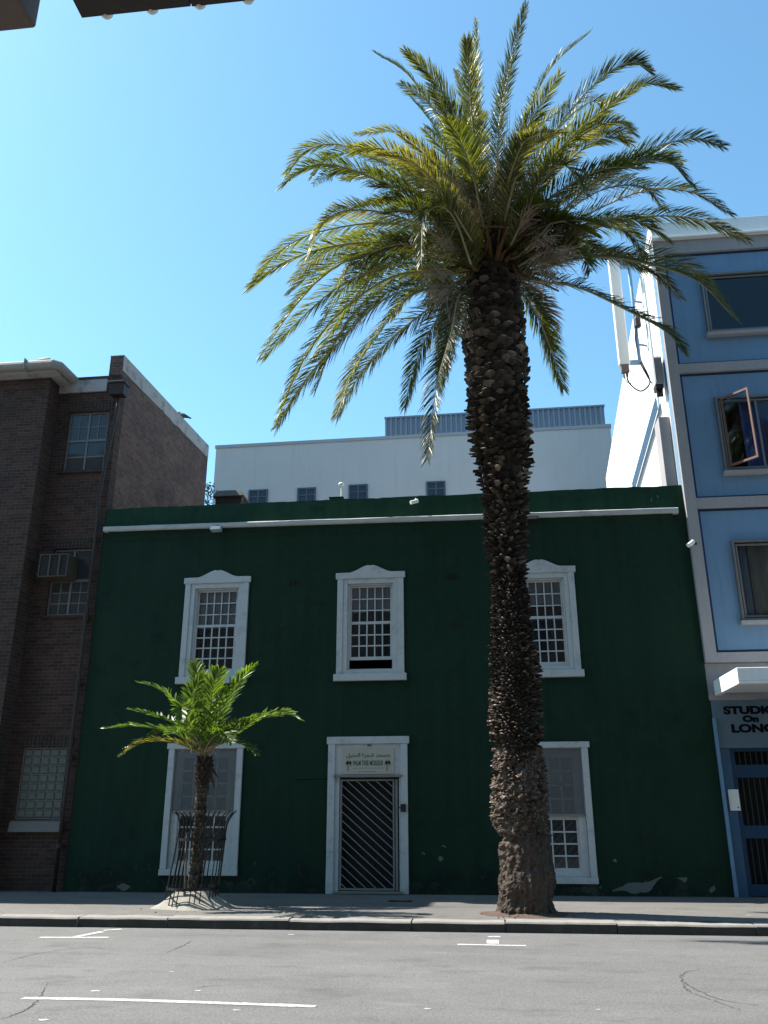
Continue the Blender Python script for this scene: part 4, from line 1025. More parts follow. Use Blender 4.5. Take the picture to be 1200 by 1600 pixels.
# ladder-like cable tray on the side wall, a diagonal duct
def sidept(px, py, off=.06): return PX(px, py, X0-off)
tr0, tr1 = sidept(1026,630,.1), sidept(992,752,.1)
PRINTS.append(('tray', tr0, tr1))
t = thing('cable_tray', tr1, 'long bluish cable tray running diagonally over the white side wall', 'cable tray')
mb = MB(); d = (tr0-tr1); nn = Vector((0, -d.z, d.y)).normalized()
mb2 = MB()
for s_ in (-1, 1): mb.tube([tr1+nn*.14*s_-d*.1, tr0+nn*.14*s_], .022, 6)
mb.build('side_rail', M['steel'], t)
mb = MB()
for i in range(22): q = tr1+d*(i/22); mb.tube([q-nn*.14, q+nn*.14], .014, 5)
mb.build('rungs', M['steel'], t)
mb = MB()
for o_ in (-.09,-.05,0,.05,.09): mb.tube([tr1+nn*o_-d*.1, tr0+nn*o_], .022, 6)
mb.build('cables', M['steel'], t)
# mast & antenna
mY = W+1.6
m_top, m_bot = P(980,395,mY), P(999,560,mY)
PRINTS.append(('mast', m_top, m_bot, X0))
mX = m_bot.x; 
ma = thing('antenna_mast', (mX, mY, m_bot.z), 'bluish steel mast bracketed off the white side wall', 'mast')
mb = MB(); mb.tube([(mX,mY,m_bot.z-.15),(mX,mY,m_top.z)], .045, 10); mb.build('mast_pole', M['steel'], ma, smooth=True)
mb = MB()
for px, py in ((998,538),(994,470)):
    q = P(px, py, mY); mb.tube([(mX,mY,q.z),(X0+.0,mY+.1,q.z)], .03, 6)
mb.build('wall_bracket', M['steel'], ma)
p0, p1 = P(963,400,mY-.3), P(976,570,mY-.3)
t = thing('cell_antenna', ((p1.x,mY-.3,p1.z)), 'tall white box-shaped antenna panel on the mast', 'antenna')
mb = MB(); mb.box(p1.x-.14, p1.x+.14, mY-.36, mY-.2, p1.z, p0.z); mb.build('panel_housing', M['plastic'], t, bevel=.03)
mb = MB(); mb.box(p1.x-.1,p1.x+.1,mY-.34,mY-.22,p1.z-.22,p1.z-.003); mb.tube([(p1.x-.04,mY-.28,p1.z-.2),(p1.x-.04,mY-.28,p1.z-.38)], .03, 8); mb.tube([(p1.x+.05,mY-.28,p1.z-.2),(p1.x+.05,mY-.28,p1.z-.34)], .025, 8); mb.build('connector', M['timberside'], t, bevel=.01)
mb = MB()
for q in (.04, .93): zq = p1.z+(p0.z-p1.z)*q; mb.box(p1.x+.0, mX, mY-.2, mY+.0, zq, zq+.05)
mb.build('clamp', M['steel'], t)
RX = X0-.16
q0 = PX(1026,556,RX); q1 = PX(1029,604,RX)
t = thing('radio_unit', (RX,q1.y,q1.z), 'dark grey radio box with connectors beside the corner of the blue building', 'radio box')
mb = MB(); mb.box(RX-.10,RX+.10,q1.y-.16,q1.y+.16,q1.z,q0.z)
for i in range(7): mb.box(RX-.09+i*.03,RX-.08+i*.03,q1.y-.20,q1.y-.16,q1.z+.02,q0.z-.02)
mb.build('housing', M['greyplastic'], t, bevel=.01)
mb = MB(); mb.box(RX-.09,RX+.09,q1.y-.14,q1.y+.14,q1.z-.10,q1.z-.003)
for i in range(4): mb.tube([(RX-.06+i*.04,q1.y-.05,q1.z-.08),(RX-.06+i*.04,q1.y-.05,q1.z-.30)], .02, 6)
mb.build('connector', M['blackplastic'], t)
mb = MB(); u = P(996,505,mY-.1); mb.tube([u+Vector((0,0,.2)),u+Vector((0,0,.12)),u+Vector((0,0,-.1)),u+Vector((0,0,-.14))],[.05,.09,.09,.05],10); mb.tube([u+Vector((0,0,.2)),u+Vector((0,0,.3))],.03,8)
tag(mb.build('mast_amplifier', M['blackplastic'], loc=u), 'black cylindrical fitting strapped to the mast', 'fitting')
def cable(px, label, r_=.014):
    pts = catmull([P(x_, y_, mY-.12+dy_) if P(x_, y_, mY-.12+dy_).x < X0-.08 else PX(x_, y_, X0-.08) for x_, y_, dy_ in px], 50); mb = MB(); mb.tube(pts, r_, 6)
    tag(mb.build('antenna_cable', M['cable'], loc=pts[0], smooth=True), label, 'cable', 'cables around the antenna')
cable([(978,580,-.15),(983,598,-.1),(1000,611,0),(1013,603,.05),(1014,590,.1),(1000,560,.1),(993,530,.1),(995,510,0)], 'black cable looping low from the antenna panel up to the fitting', .022)
cable([(978,578,-.1),(985,580,-.1),(991,588,-.1),(988,598,-.1),(980,597,-.1),(976,588,-.15)], 'small coiled loop of black cable right under the antenna panel', .010)
cable([(1000,567,0),(1008,582,.1),(1018,598,.15),(1026,602,.2)], 'short black cable running from the mast to the radio box', .018)
cable([(1010,405,.3),(1018,440,.3),(1021,480,.3),(1024,520,.3),(1027,560,.2)], 'thin cable hanging from the roof edge to the radio box', .008)

# ---------------------------------------------------------------- palms
def frond(parent, pts, leaf_len, n, leafmat, axis, seed, name='frond', start=.16, lw=.030, stalk=.035, vee=28, ang=(62,28), droop=.25, label=None, pet=True):
    rr = random.Random(seed)
    K = 26; c = catmull(pts, K)
    az = (pts[-1]-pts[0]); az.z = 0
    if az.length < .3: az = Vector((pts[-1].x-axis.x, pts[-1].y-axis.y, 0)); 
    if az.length < .05: az = Vector((1, 0, 0))
    az.normalize(); S0 = az.cross(Vector((0,0,1))).normalized()
    L = sum((c[i+1]-c[i]).length for i in range(K))
    mb = MB()
    mb.tube(c[:K//4+1], [stalk*(1.35-.6*i/(K//4)) for i in range(K//4+1)], 6, .5, 1 if pet else 2)
    mb.tube(c[K//4:], [stalk*(.75-.62*i/(K-K//4)) for i in range(K-K//4+1)], 5, .5, 2)
    fr_v = rr.random()
    tw = R(rr.uniform(-18, 18))
    for i in range(n):
        t = start+(1-start)*(i+rr.random()*.5)/n
        k = min(int(t*K), K-1); u = t*K-k; p = c[k].lerp(c[k+1], u); T = (c[k+1]-c[k]).normalized()
        S = (S0-T*S0.dot(T)).normalized(); Nn = S.cross(T).normalized()
        if Nn.z < 0 and abs(T.z) < .8: Nn = -Nn
        ct, st = math.cos(tw*t), math.sin(tw*t); S, Nn = S*ct+Nn*st, Nn*ct-S*st
        s = (t-start)/(1-start)
        env = min(1, .25+s*3.2)*(1-.62*max(0, (s-.6)/.4)**1.6)
        al = R(ang[0]+(ang[1]-ang[0])*s)
        for sd_ in (-1, 1):
            if rr.random() < .035: continue
            ve = R(vee+rr.uniform(-14, 14)); a2 = al+R(rr.uniform(-9, 9))
            side = S*sd_*math.cos(ve)+Nn*math.sin(ve)
            d = (T*math.cos(a2)+side*math.sin(a2)).normalized()
            l = leaf_len*env*rr.uniform(.82, 1.1)
            wv = d.cross(Nn*rr.uniform(.35,1)+S*rr.uniform(-1.0,1.0)).normalized()*lw*.5*(.55+.45*env)
            g = Vector((0,0,-1))*droop*l
            p1 = p+d*l*.38+g*.10; p2 = p+d*l*.75+g*.45; p3 = p+d*l+g
            rv = min(1, max(0, fr_v*.55+rr.random()*.45+.12*(s-.5)))
            mb.face([p-wv*.5, p+wv*.5, p1+wv, p1-wv], rv); mb.face([p1-wv, p1+wv, p2+wv*.75, p2-wv*.75], rv); mb.face([p2-wv*.75, p2+wv*.75, p3], rv)
    o = mb.build(name, [leafmat, M['petiole'], M['rachis']], parent)
    if label: o['label'] = label
    return o

# --- tall palm
base_px = (824, 1425)
TY = G(824, 1432, SW).y + .42
PRINTS.append(('TY', TY))
tb = P(824, 1425, TY)
tp_ = thing('palm_tree', (tb.x, TY, SW), 'very tall date palm with thick scaly trunk in front of the green building', 'tree')
outline = [(1432,770,880),(1425,776,872),(1400,779,868),(1360,776,864),(1330,778,862),(1318,780,861),(1308,782,859),(1300,773,858),(1280,771,856),(1240,769,853),(1200,770,851),(1165,771,846),(1150,764,850),(1120,762,846),(1060,765,842),(1000,764,836),(950,768,828),(900,768,823),(850,762,820),(800,757,822),(760,752,823),(720,742,826),(690,738,827),(650,732,826),(610,728,826),(570,722,827),(530,720,822),(490,719,819),(460,722,817),(440,726,813),(420,734,806),(400,745,795)]
prof = []
for y_, a, b in outline:
    pa, pb = P(a, y_, TY), P(b, y_, TY); prof.append(((pa.z+pb.z)/2, (pa.x+pb.x)/2, (pb.x-pa.x)/2*(.955 if y_ > 1165 else .92)))
prof[0] = (SW-.05, prof[0][1], prof[0][2])
prof.sort()
def trunk_at(z):
    if z <= prof[0][0]: return prof[0][1:]
    for i in range(len(prof)-1):
        if prof[i][0] <= z <= prof[i+1][0]:
            t = (z-prof[i][0])/(prof[i+1][0]-prof[i][0]); return tuple(prof[i][k]*(1-t)+prof[i+1][k]*t for k in (1, 2))
    return prof[-1][1:]
ZT = prof[-1][0]
z_ledge = P(800,1304,TY).z; z_clump = P(800,1165,TY).z; z_mid = P(790,900,TY).z; z_up = P(780,630,TY).z
PRINTS.append(('trunk', prof[0], prof[-1], z_ledge, z_clump, z_mid, z_up))
mb = MB(); NR = 96
zs = []
z = SW-.05
while z < ZT: zs.append(z); z += .022 if z < z_clump+1.2 else .05
for z in zs:
    cx_, r_ = trunk_at(z)
    for j in range(NR):
        q = 2*math.pi*j/NR; dx_, dy_ = math.cos(q), math.sin(q)
        p = Vector((dx_*.5, dy_*.5, z))
        if z < z_ledge:
            d = .07*fbm(p, 2.0, 3)+.05*noise.noise(Vector((dx_*3.2, dy_*3.2, z*1.1)))+.028*fbm(p, 14, 4) - .06*max(0, noise.noise(Vector((dx_*7, dy_*7, z*.8))))
            d -= (.05 if z > z_ledge-.12 else 0)*max(0, min(1, .5-dx_))
            zl2 = z_ledge + .12*noise.noise(Vector((dx_*2, dy_*2, 7)))
            if z > zl2-.02: d += .04
        elif z < z_clump:
            big = noise.noise(Vector((dx_*1.5, dy_*1.5, z*1.4)))
            d = .06*big + .12*abs(fbm(p, 6, 4)) - .05 + .05*fbm(p, 20, 3)
            if dy_ < .2: d += .03*math.sin(math.pi*(z-z_ledge)/(z_clump-z_ledge))
        else: d = .03*fbm(p, 5, 3)-.06 + .02*fbm(p, 20, 3)
        rr_ = r_+d
        mb.v.append(Vector((cx_+dx_*rr_, TY+dy_*rr_*.97, z)))
for i in range(len(zs)-1):
    for j in range(NR):
        a = i*NR+j; b = i*NR+(j+1) % NR
        mb.f.append((a, b, b+NR, a+NR)); mb.mi.append(0)
        q = 2*math.pi*j/NR; f_ = noise.noise(Vector((math.cos(q)*2.5, math.sin(q)*2.5, zs[i]*2)))*.5+.5
        mb.r.append(.10+.45*f_ + rnd.uniform(-.1, .1) if zs[i] < z_ledge else .15+.5*f_+rnd.uniform(-.25,.35)*(1 if rnd.random() < .5 else .2) if zs[i] < z_clump else .1+.3*f_)
mb.f.append(tuple((len(zs)-1)*NR+j for j in range(NR))); mb.mi.append(0); mb.r.append(.3)
# leaf-base stubs
rs_ = random.Random(11)
def stub(z, q, w_, h_, d_, lift, r):
    cx_, rad = trunk_at(z); rad -= .03-.05*noise.noise(Vector((math.cos(q)*1.6, math.sin(q)*1.6, z*2.2)))
    o = Vector((math.cos(q), math.sin(q), 0)); s = Vector((-math.sin(q), math.cos(q), 0)); u = Vector((0,0,1))
    c = Vector((cx_, TY, z)) + o*rad
    s = (s+u*rs_.uniform(-.25,.25)*(1 if z > z_mid else 3)).normalized()
    b0 = [c-s*w_*.5, c-u*h_*.5, c+s*w_*.5, c+u*h_*.45]
    e = c+o*d_+u*lift
    k = rs_.uniform(.45,.75); kh = rs_.uniform(.12,.4)
    t0 = [e-s*w_*.5*k+o*rs_.uniform(-.01,.01), e-u*h_*.3*kh+o*.012, e+s*w_*.5*k+o*rs_.uniform(-.01,.01), e+u*h_*.5*kh-o*.02]
    for i in range(4): mb.face([b0[i], b0[(i+1) % 4], t0[(i+1) % 4], t0[i]], max(0, r-.25*rs_.random()))
    mb.face(t0, min(1, r+.12+.15*rs_.random()))
z = z_ledge+.15
row = 0
while z < ZT-.1:
    cx_, rad = trunk_at(z)
    if z > z_up: n_ = 15; hh = .125; dd = .085; lf = .05
    elif z > z_mid: n_ = 19; hh = .075; dd = .10; lf = .012
    else: n_ = 34; hh = .048; dd = .062; lf = .004
    ww = 2*math.pi*rad/n_*1.12
    for j in range(n_):
        q = 2*math.pi*(j+.5*(row % 2)+rs_.uniform(-.2,.2))/n_
        if math.sin(q) > .45: continue
        lump = .5+.5*noise.noise(Vector((math.cos(q)*1.4, math.sin(q)*1.4, z*1.1)))
        jig = .25 if z > z_up else .8
        if z < z_up and rs_.random() < .22: continue
        if z < z_clump+.1 and rs_.random() < .45+.5*(z_clump+.1-z)/1.3: continue
        stub(z+rs_.uniform(-.4,.4)*hh, q, ww*rs_.uniform(.75,1.15), hh*rs_.uniform(1.1,1.6), dd*rs_.uniform(.5,1.0+jig)*(.6+.7*lump), lf*rs_.uniform(.4,1.3), min(.95, max(0, .05+.9*rs_.random()**1.6*(.4+.9*lump))))
    z += hh*.86; row += 1
mb.build('trunk', M['trunk'], tp_)
# crown shaft bulge of old leaf bases and fibre
cc = Vector((trunk_at(ZT)[0], TY, P(770,418,TY).z))
mb = MB()
for i in range(230):
    q = rs_.uniform(0, 2*math.pi); h = rs_.random(); r_ = .56*(1-.55*h); b = Vector((cc.x+math.cos(q)*r_, cc.y+math.sin(q)*r_, cc.z-.25+h*1.3))
    o = Vector((math.cos(q), math.sin(q), 0)); e = b+o*rs_.uniform(.05,.22)+Vector((rs_.uniform(-.1,.1),rs_.uniform(-.1,.1),rs_.uniform(.25,.6)))
    s = Vector((-o.y,o.x,0))*rs_.uniform(.03,.06); v_ = rs_.random()*.8
    mb.face([b-s, b+s, e+s*.5, e-s*.5], v_); mb.face([b-s-o*.03, e-s*.5-o*.02, e+s*.5-o*.02, b+s-o*.03], v_)
K_ = 20
for j in range(K_):
    a, b = 2*math.pi*j/K_, 2*math.pi*(j+1)/K_
    for (h0, r0_), (h1_, r1_) in zip([(-.4,.55),(0,.5),(.5,.36),(1.1,.14)], [(0,.5),(.5,.36),(1.1,.14),(1.3,.02)]):
        mb.face([(cc.x+math.cos(a)*r0_,cc.y+math.sin(a)*r0_,cc.z+h0),(cc.x+math.cos(b)*r0_,cc.y+math.sin(b)*r0_,cc.z+h0),(cc.x+math.cos(b)*r1_,cc.y+math.sin(b)*r1_,cc.z+h1_),(cc.x+math.cos(a)*r1_,cc.y+math.sin(a)*r1_,cc.z+h1_)], .3)
mb.build('crown_fibre', M['straw'] if False else M['trunk'], tp_)
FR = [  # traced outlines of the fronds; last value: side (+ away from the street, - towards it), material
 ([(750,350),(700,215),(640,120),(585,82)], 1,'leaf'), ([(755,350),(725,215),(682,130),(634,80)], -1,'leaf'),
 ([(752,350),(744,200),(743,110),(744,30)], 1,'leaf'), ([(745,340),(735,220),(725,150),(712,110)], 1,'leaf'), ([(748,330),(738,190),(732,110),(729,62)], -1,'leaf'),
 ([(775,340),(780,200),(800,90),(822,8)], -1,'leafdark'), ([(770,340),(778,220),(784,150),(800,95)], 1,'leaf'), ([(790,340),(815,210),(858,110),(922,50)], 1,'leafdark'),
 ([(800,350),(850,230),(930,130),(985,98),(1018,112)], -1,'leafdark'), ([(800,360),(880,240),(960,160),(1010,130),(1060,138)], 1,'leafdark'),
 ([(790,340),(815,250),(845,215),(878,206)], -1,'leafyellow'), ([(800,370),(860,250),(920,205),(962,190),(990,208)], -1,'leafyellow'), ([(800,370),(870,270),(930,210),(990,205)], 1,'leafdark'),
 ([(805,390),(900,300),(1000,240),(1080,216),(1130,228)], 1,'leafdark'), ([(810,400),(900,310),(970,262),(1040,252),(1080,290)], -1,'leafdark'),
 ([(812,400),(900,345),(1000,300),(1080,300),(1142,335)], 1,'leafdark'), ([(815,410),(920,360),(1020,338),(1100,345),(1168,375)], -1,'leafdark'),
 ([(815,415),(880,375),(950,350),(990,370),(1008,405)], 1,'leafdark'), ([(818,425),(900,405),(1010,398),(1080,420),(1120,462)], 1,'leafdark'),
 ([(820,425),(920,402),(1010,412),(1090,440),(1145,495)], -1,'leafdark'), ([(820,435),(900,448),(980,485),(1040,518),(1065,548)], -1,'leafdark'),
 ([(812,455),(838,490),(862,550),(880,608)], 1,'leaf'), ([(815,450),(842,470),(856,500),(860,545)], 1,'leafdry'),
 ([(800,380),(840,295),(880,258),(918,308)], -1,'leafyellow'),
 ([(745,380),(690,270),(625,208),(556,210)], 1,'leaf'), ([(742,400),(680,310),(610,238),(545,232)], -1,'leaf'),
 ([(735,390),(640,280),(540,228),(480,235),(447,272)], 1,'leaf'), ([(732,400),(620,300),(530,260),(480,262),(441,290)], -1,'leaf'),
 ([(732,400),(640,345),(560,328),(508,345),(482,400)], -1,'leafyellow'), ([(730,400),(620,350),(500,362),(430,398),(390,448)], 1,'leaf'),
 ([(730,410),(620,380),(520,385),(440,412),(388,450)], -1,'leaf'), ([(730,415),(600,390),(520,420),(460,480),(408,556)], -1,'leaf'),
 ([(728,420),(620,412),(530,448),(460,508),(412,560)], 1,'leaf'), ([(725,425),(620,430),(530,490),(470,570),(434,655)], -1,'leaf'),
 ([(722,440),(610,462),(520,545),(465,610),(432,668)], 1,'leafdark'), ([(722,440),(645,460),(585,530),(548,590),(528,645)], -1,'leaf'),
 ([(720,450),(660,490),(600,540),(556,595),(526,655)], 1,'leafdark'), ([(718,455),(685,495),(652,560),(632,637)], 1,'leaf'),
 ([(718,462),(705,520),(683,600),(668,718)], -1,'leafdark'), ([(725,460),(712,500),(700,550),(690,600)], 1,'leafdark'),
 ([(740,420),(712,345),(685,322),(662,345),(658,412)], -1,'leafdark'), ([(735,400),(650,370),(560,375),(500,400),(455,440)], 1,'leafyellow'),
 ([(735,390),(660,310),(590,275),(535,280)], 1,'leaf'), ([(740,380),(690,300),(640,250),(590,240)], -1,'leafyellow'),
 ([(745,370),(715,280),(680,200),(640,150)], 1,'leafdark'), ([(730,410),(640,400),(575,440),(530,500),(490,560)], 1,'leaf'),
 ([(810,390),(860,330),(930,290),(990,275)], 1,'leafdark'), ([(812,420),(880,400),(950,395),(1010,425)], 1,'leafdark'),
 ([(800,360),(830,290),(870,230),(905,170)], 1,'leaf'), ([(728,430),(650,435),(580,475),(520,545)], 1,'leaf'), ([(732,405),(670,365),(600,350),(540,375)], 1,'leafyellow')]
sc_ = (TY/math.cos(YAW)*math.cos(PITCH)+(cc.z-1.7)*math.sin(PITCH))/F
for i, (px, sgn, mt) in enumerate(FR):
    Lp = sum(math.dist(px[k], px[k+1]) for k in range(len(px)-1))*sc_
    dep = math.sqrt(max(.3, 5.2**2-Lp**2)); dep = min(dep*.75, 2.4)*sgn*rnd.uniform(.6, 1)
    b0 = Vector((cc.x + (px[0][0]-770)/45*.30, TY+.25*sgn, cc.z+rnd.uniform(-.05,.15)+ (435-px[0][1])/90*.35))
    if px[0][1] > 440: b0.z = P(770, px[0][1]-6, TY).z
    pts = [b0]; m_ = len(px)
    for k, (x_, y_) in enumerate(px):
        t = (k+1)/m_; pts.append(P(x_, y_, TY+.25*sgn+dep*t**.8))
    up_f = px[-1][1] < 140
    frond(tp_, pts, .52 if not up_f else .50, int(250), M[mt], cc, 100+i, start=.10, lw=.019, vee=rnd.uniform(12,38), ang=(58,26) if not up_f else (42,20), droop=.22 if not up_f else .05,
          label='dry brown hanging frond' if mt == 'leafdry' else None)
jr = random.Random(77)
for i, k_ in enumerate([24,25,26,27,28,29,30,31,44,33,42,43,41,13,14,15,17,19,8,9,0,1,3,7,4]):
    px, sgn, mt = FR[k_]; jx, jy = jr.uniform(-14,22)*(1 if px[-1][0] < 770 else -1), jr.uniform(-24,24); m_ = len(px); sh_ = jr.uniform(.62,.93)
    pts = [Vector((cc.x, TY-.2*sgn, cc.z+(435-px[0][1])/90*.35))]
    for k, (x_, y_) in enumerate(px):
        t = (k+1)/m_; x2 = 770+(x_-770)*sh_+jx*t; y2 = 420+(y_-420)*sh_+jy*t; pts.append(P(x2, y2, TY-sgn*jr.uniform(.5,1.8)*t))
    frond(tp_, pts, .50, 210, M[jr.choice(['leaf','leaf','leafyellow','leafdark'])], cc, 700+i, start=.10, lw=.019, vee=jr.uniform(10,40), ang=(58,26), droop=.25)
# inner fronds pointing towards and away from the street
for i in range(24):
    q = R(rnd.uniform(190, 350)) if i % 3 else R(rnd.uniform(20, 160))
    el0 = rnd.uniform(.25, 1.35); L = rnd.uniform(2.6, 4.3)
    o = Vector((math.cos(q), math.sin(q), 0)); b0 = cc+o*.3+Vector((0,0,.05+.35*el0))
    if math.sin(q) < 0 and el0 < .6: L *= .62
    pts = [b0]; p = b0.copy(); e = el0
    for k in range(4):
        p = p+(o*math.cos(e)+Vector((0,0,1))*math.sin(e))*L/4; pts.append(p.copy()); e -= rnd.uniform(.22,.46)
    frond(tp_, pts, .52, 190, M[rnd.choice(['leaf','leaf','leafdark','leafyellow'])], cc, 300+i, start=.12, lw=.020, vee=30, ang=(55,28), droop=.2)
# flower stalks: pale straw brushes
def brush(parent, base, d, n_, L, mat, name, spread=.35, seed=1):
    rr = random.Random(seed); mb = MB(); d = Vector(d).normalized(); mb.tube([base, base+d*L*.6], .015, 5, .5)
    for i in range(n_):
        s = base+d*L*rr.uniform(.3,.75); e = s+(d+Vector((rr.gauss(0,spread),rr.gauss(0,spread),rr.gauss(-.1,spread)))).normalized()*L*rr.uniform(.3,.55); mid = (s+e)/2+Vector((rr.gauss(0,.03),rr.gauss(0,.03),.03))
        mb.tube([s, mid, e+Vector((0,0,-.06))], [.006,.005,.003], 3, rr.random(), caps=False)
    return mb.build(name, mat, parent)
for i, (px, py, dx_, dz_, L) in enumerate([(760,400,-.35,1.0,1.3),(790,400,.25,1.0,1.8),(745,400,-.15,1.0,2.3),(800,390,.8,.8,1.5),(720,425,-1,-.3,1.0),(722,430,-.9,-.8,1.0),(815,400,1,.1,1.3),(820,410,1,-.2,1.1),(770,395,0,1,1.6),(735,400,-.8,.7,1.2),(700,430,-.5,-.9,.8),(845,395,.9,.2,1.2)]):
    brush(tp_, P(px, py, TY-.35), (dx_, -.35, dz_), 110, L*.8, M['straw'], 'flower_stalk', .42, 50+i)
for i, (a_, b_) in enumerate([((775,400),(792,285)),((748,400),(742,335)),((752,390),(735,262)),((770,380),(800,240)),((725,430),(690,470)),((722,440),(705,490)),((815,400),(850,375)),((822,410),(860,430)),((735,410),(690,380)),((785,400),(830,330)),((760,400),(765,300)),((730,420),(680,440)),((815,420),(880,400))]):
    p0_, p1_ = P(*a_, TY-.5), P(*b_, TY-1.15); brush(tp_, p0_, p1_-p0_, 80, (p1_-p0_).length*1.25, M['straw'], 'flower_stalk', .38, 90+i)
for i in range(58):
    q = 2*math.pi*rs_.random(); o = Vector((math.cos(q), math.sin(q), 0)); e = rs_.uniform(-.1, 1.3); b0 = cc+o*(.5-.22*e)+Vector((0,0,-.15+.4*e)); L_ = rs_.uniform(.4,1.0)
    d1 = o*math.cos(e)+Vector((0,0,math.sin(e))); d2 = o*math.cos(e-.3)+Vector((0,0,math.sin(e-.3)))
    mb = MB(); mb.tube([b0, b0+d1*L_*.5, b0+d1*L_*.5+d2*L_*.5], [.06,.038,.018], 6); mb.build('stalk_base', M['petiole'], tp_)
# little sprouts on trunk
for px, py, s, mt in ((728,470,.10,'leafsmall'),(752,548,.08,'leafdark')):
    cx_, rad = trunk_at(P(px, py, TY).z); c = P(px, py, TY-rad*.85); mb = MB()
    for k in range(14):
        d = Vector((rnd.uniform(-1,1), rnd.uniform(-1,-.1), rnd.uniform(-.6,1))).normalized()*s*1.2; w_ = d.cross(Vector((0,1,.2))).normalized()*s*.3
        mb.face([c, c+d*.5-w_, c+d, c+d*.5+w_], rnd.random())
    mb.build('fern_sprout', M[mt], tp_)
# soil around its base
def mound(name, cx_, cy_, rx, ry, h, mat, n=40, seed=0, pw=1.6, flat=0.0):
    mb = MB(); rings = 12; vs_ = []
    for i in range(rings+1):
        for j in range(n):
            q = 2*math.pi*j/n; t = i/rings; k = 1+.16*noise.noise(Vector((math.cos(q)*1.6+seed, math.sin(q)*1.6, seed)))
            x_, y_ = cx_+math.cos(q)*rx*t*k, cy_+math.sin(q)*ry*t*k
            z_ = SW-.006+h*(max(0, 1-max(0, t-flat)/(1-flat)))**pw*(1+.25*noise.noise(Vector((x_*4, y_*4, seed)))) + .012*noise.noise(Vector((x_*14, y_*14, 2)))*(1-t)
            mb.v.append(Vector((x_, y_, z_ if i < rings else SW-.03)))
    for i in range(rings):
        for j in range(n):
            mb.f.append((i*n+j, i*n+(j+1) % n, (i+1)*n+(j+1) % n, (i+1)*n+j)[::-1]); mb.r.append(.5); mb.mi.append(0)
    return mb.build(name, mat, loc=(cx_, cy_, SW), smooth=True)
tag(mound('tree_pit', tb.x-.05, TY-.05, .85, .62, .12, M['soil'], seed=3), kind='structure')

# --- small palm
SY = G(300, 1418, SW).y + .1
sb = P(304, 1410, SY)
sp_ = thing('palm_tree', (sb.x, SY, SW), 'small young palm with bright green fronds inside an iron guard', 'tree')
ol = [(1415,290,318),(1380,291,316),(1330,298,321),(1290,302,322),(1250,303,324),(1220,305,328),(1200,306,332),(1188,307,333),(1180,311,328)]
sprof = []
for y_, a, b in ol:
    pa, pb = P(a, y_, SY), P(b, y_, SY); sprof.append(((pa.z+pb.z)/2, (pa.x+pb.x)/2, (pb.x-pa.x)/2*.80))
sprof.sort(); sprof[0] = (SW-.02, sprof[0][1], sprof[0][2])
def st_at(z):
    for i in range(len(sprof)-1):
        if sprof[i][0] <= z <= sprof[i+1][0]:
            t = (z-sprof[i][0])/(sprof[i+1][0]-sprof[i][0]); return tuple(sprof[i][k]*(1-t)+sprof[i+1][k]*t for k in (1, 2))
    return sprof[-1][1:]
mb = MB(); z = SW; zs = []; NR = 28
STOP = sprof[-1][0]
while z < STOP: zs.append(z); z += .03
for z in zs:
    cx_, r_ = st_at(z)
    for j in range(NR):
        q = 2*math.pi*j/NR; d = .02*fbm((math.cos(q)*.3, math.sin(q)*.3, z), 8, 3)-.01
        mb.v.append(Vector((cx_+math.cos(q)*(r_+d), SY+math.sin(q)*(r_+d), z)))
for i in range(len(zs)-1):
    for j in range(NR): mb.f.append((i*NR+j, i*NR+(j+1) % NR, (i+1)*NR+(j+1) % NR, (i+1)*NR+j)); mb.mi.append(0); mb.r.append(rnd.uniform(.1,.7))
TYs, trs, prs = TY, trunk_at, rs_
def sstub(z, q, w_, h_, d_, r):
    cx_, rad = st_at(z); rad -= .01; o = Vector((math.cos(q), math.sin(q), 0)); s = Vector((-math.sin(q), math.cos(q), 0)); u = Vector((0,0,1)); c = Vector((cx_, SY, z))+o*rad
    b0 = [c-s*w_*.5, c-u*h_*.5, c+s*w_*.5, c+u*h_*.4]; e = c+o*d_+u*h_*.5; t0 = [e-s*w_*.3, e-u*h_*.1, e+s*w_*.3, e+u*h_*.1]
    for i in range(4): mb.face([b0[i], b0[(i+1) % 4], t0[(i+1) % 4], t0[i]], r*.8)
    mb.face(t0, min(1, r+.3))
z = SW+.1; row = 0
while z < STOP-.02:
    for j in range(9):
        q = 2*math.pi*(j+.5*(row % 2))/9+rs_.uniform(-.1,.1); top = z > STOP-.55
        sstub(z, q, .095*rs_.uniform(.8,1.2), .12 if top else .085, rs_.uniform(.03,.07) if top else rs_.uniform(.01,.03), rs_.random()*(.3 if top else .8))
    z += .072; row += 1
mb.build('trunk', M['smalltrunk'], sp_)
sc0 = Vector((st_at(STOP)[0], SY, STOP))
SF = [ # traced fronds of the young palm
 ([(315,1160),(312,1110),(308,1065),(304,1036)],1), ([(322,1160),(328,1110),(334,1070),(342,1048)],-1), ([(326,1160),(345,1110),(370,1070),(396,1041)],-1), ([(326,1162),(340,1130),(356,1095),(380,1066)],1),
 ([(330,1168),(360,1150),(400,1125),(440,1113),(468,1124)],-1), ([(330,1170),(370,1140),(410,1122),(450,1116)],1),
 ([(312,1165),(290,1120),(255,1080),(217,1066)],1), ([(312,1168),(280,1135),(240,1118),(205,1108)],1), ([(310,1172),(270,1145),(215,1135),(165,1138)],-1),
 ([(310,1175),(270,1160),(225,1160),(192,1178)],-1), ([(312,1165),(295,1130),(285,1105),(283,1125)],-1), ([(318,1165),(305,1125),(300,1085),(318,1055)],-1), ([(312,1172),(290,1150),(262,1140),(235,1150)],1),
 ([(322,1168),(335,1150),(350,1145),(362,1160)],-1), ([(318,1165),(318,1130),(322,1100),(325,1078)],1)]
ssc = (SY/math.cos(YAW)*math.cos(PITCH)+1)/F
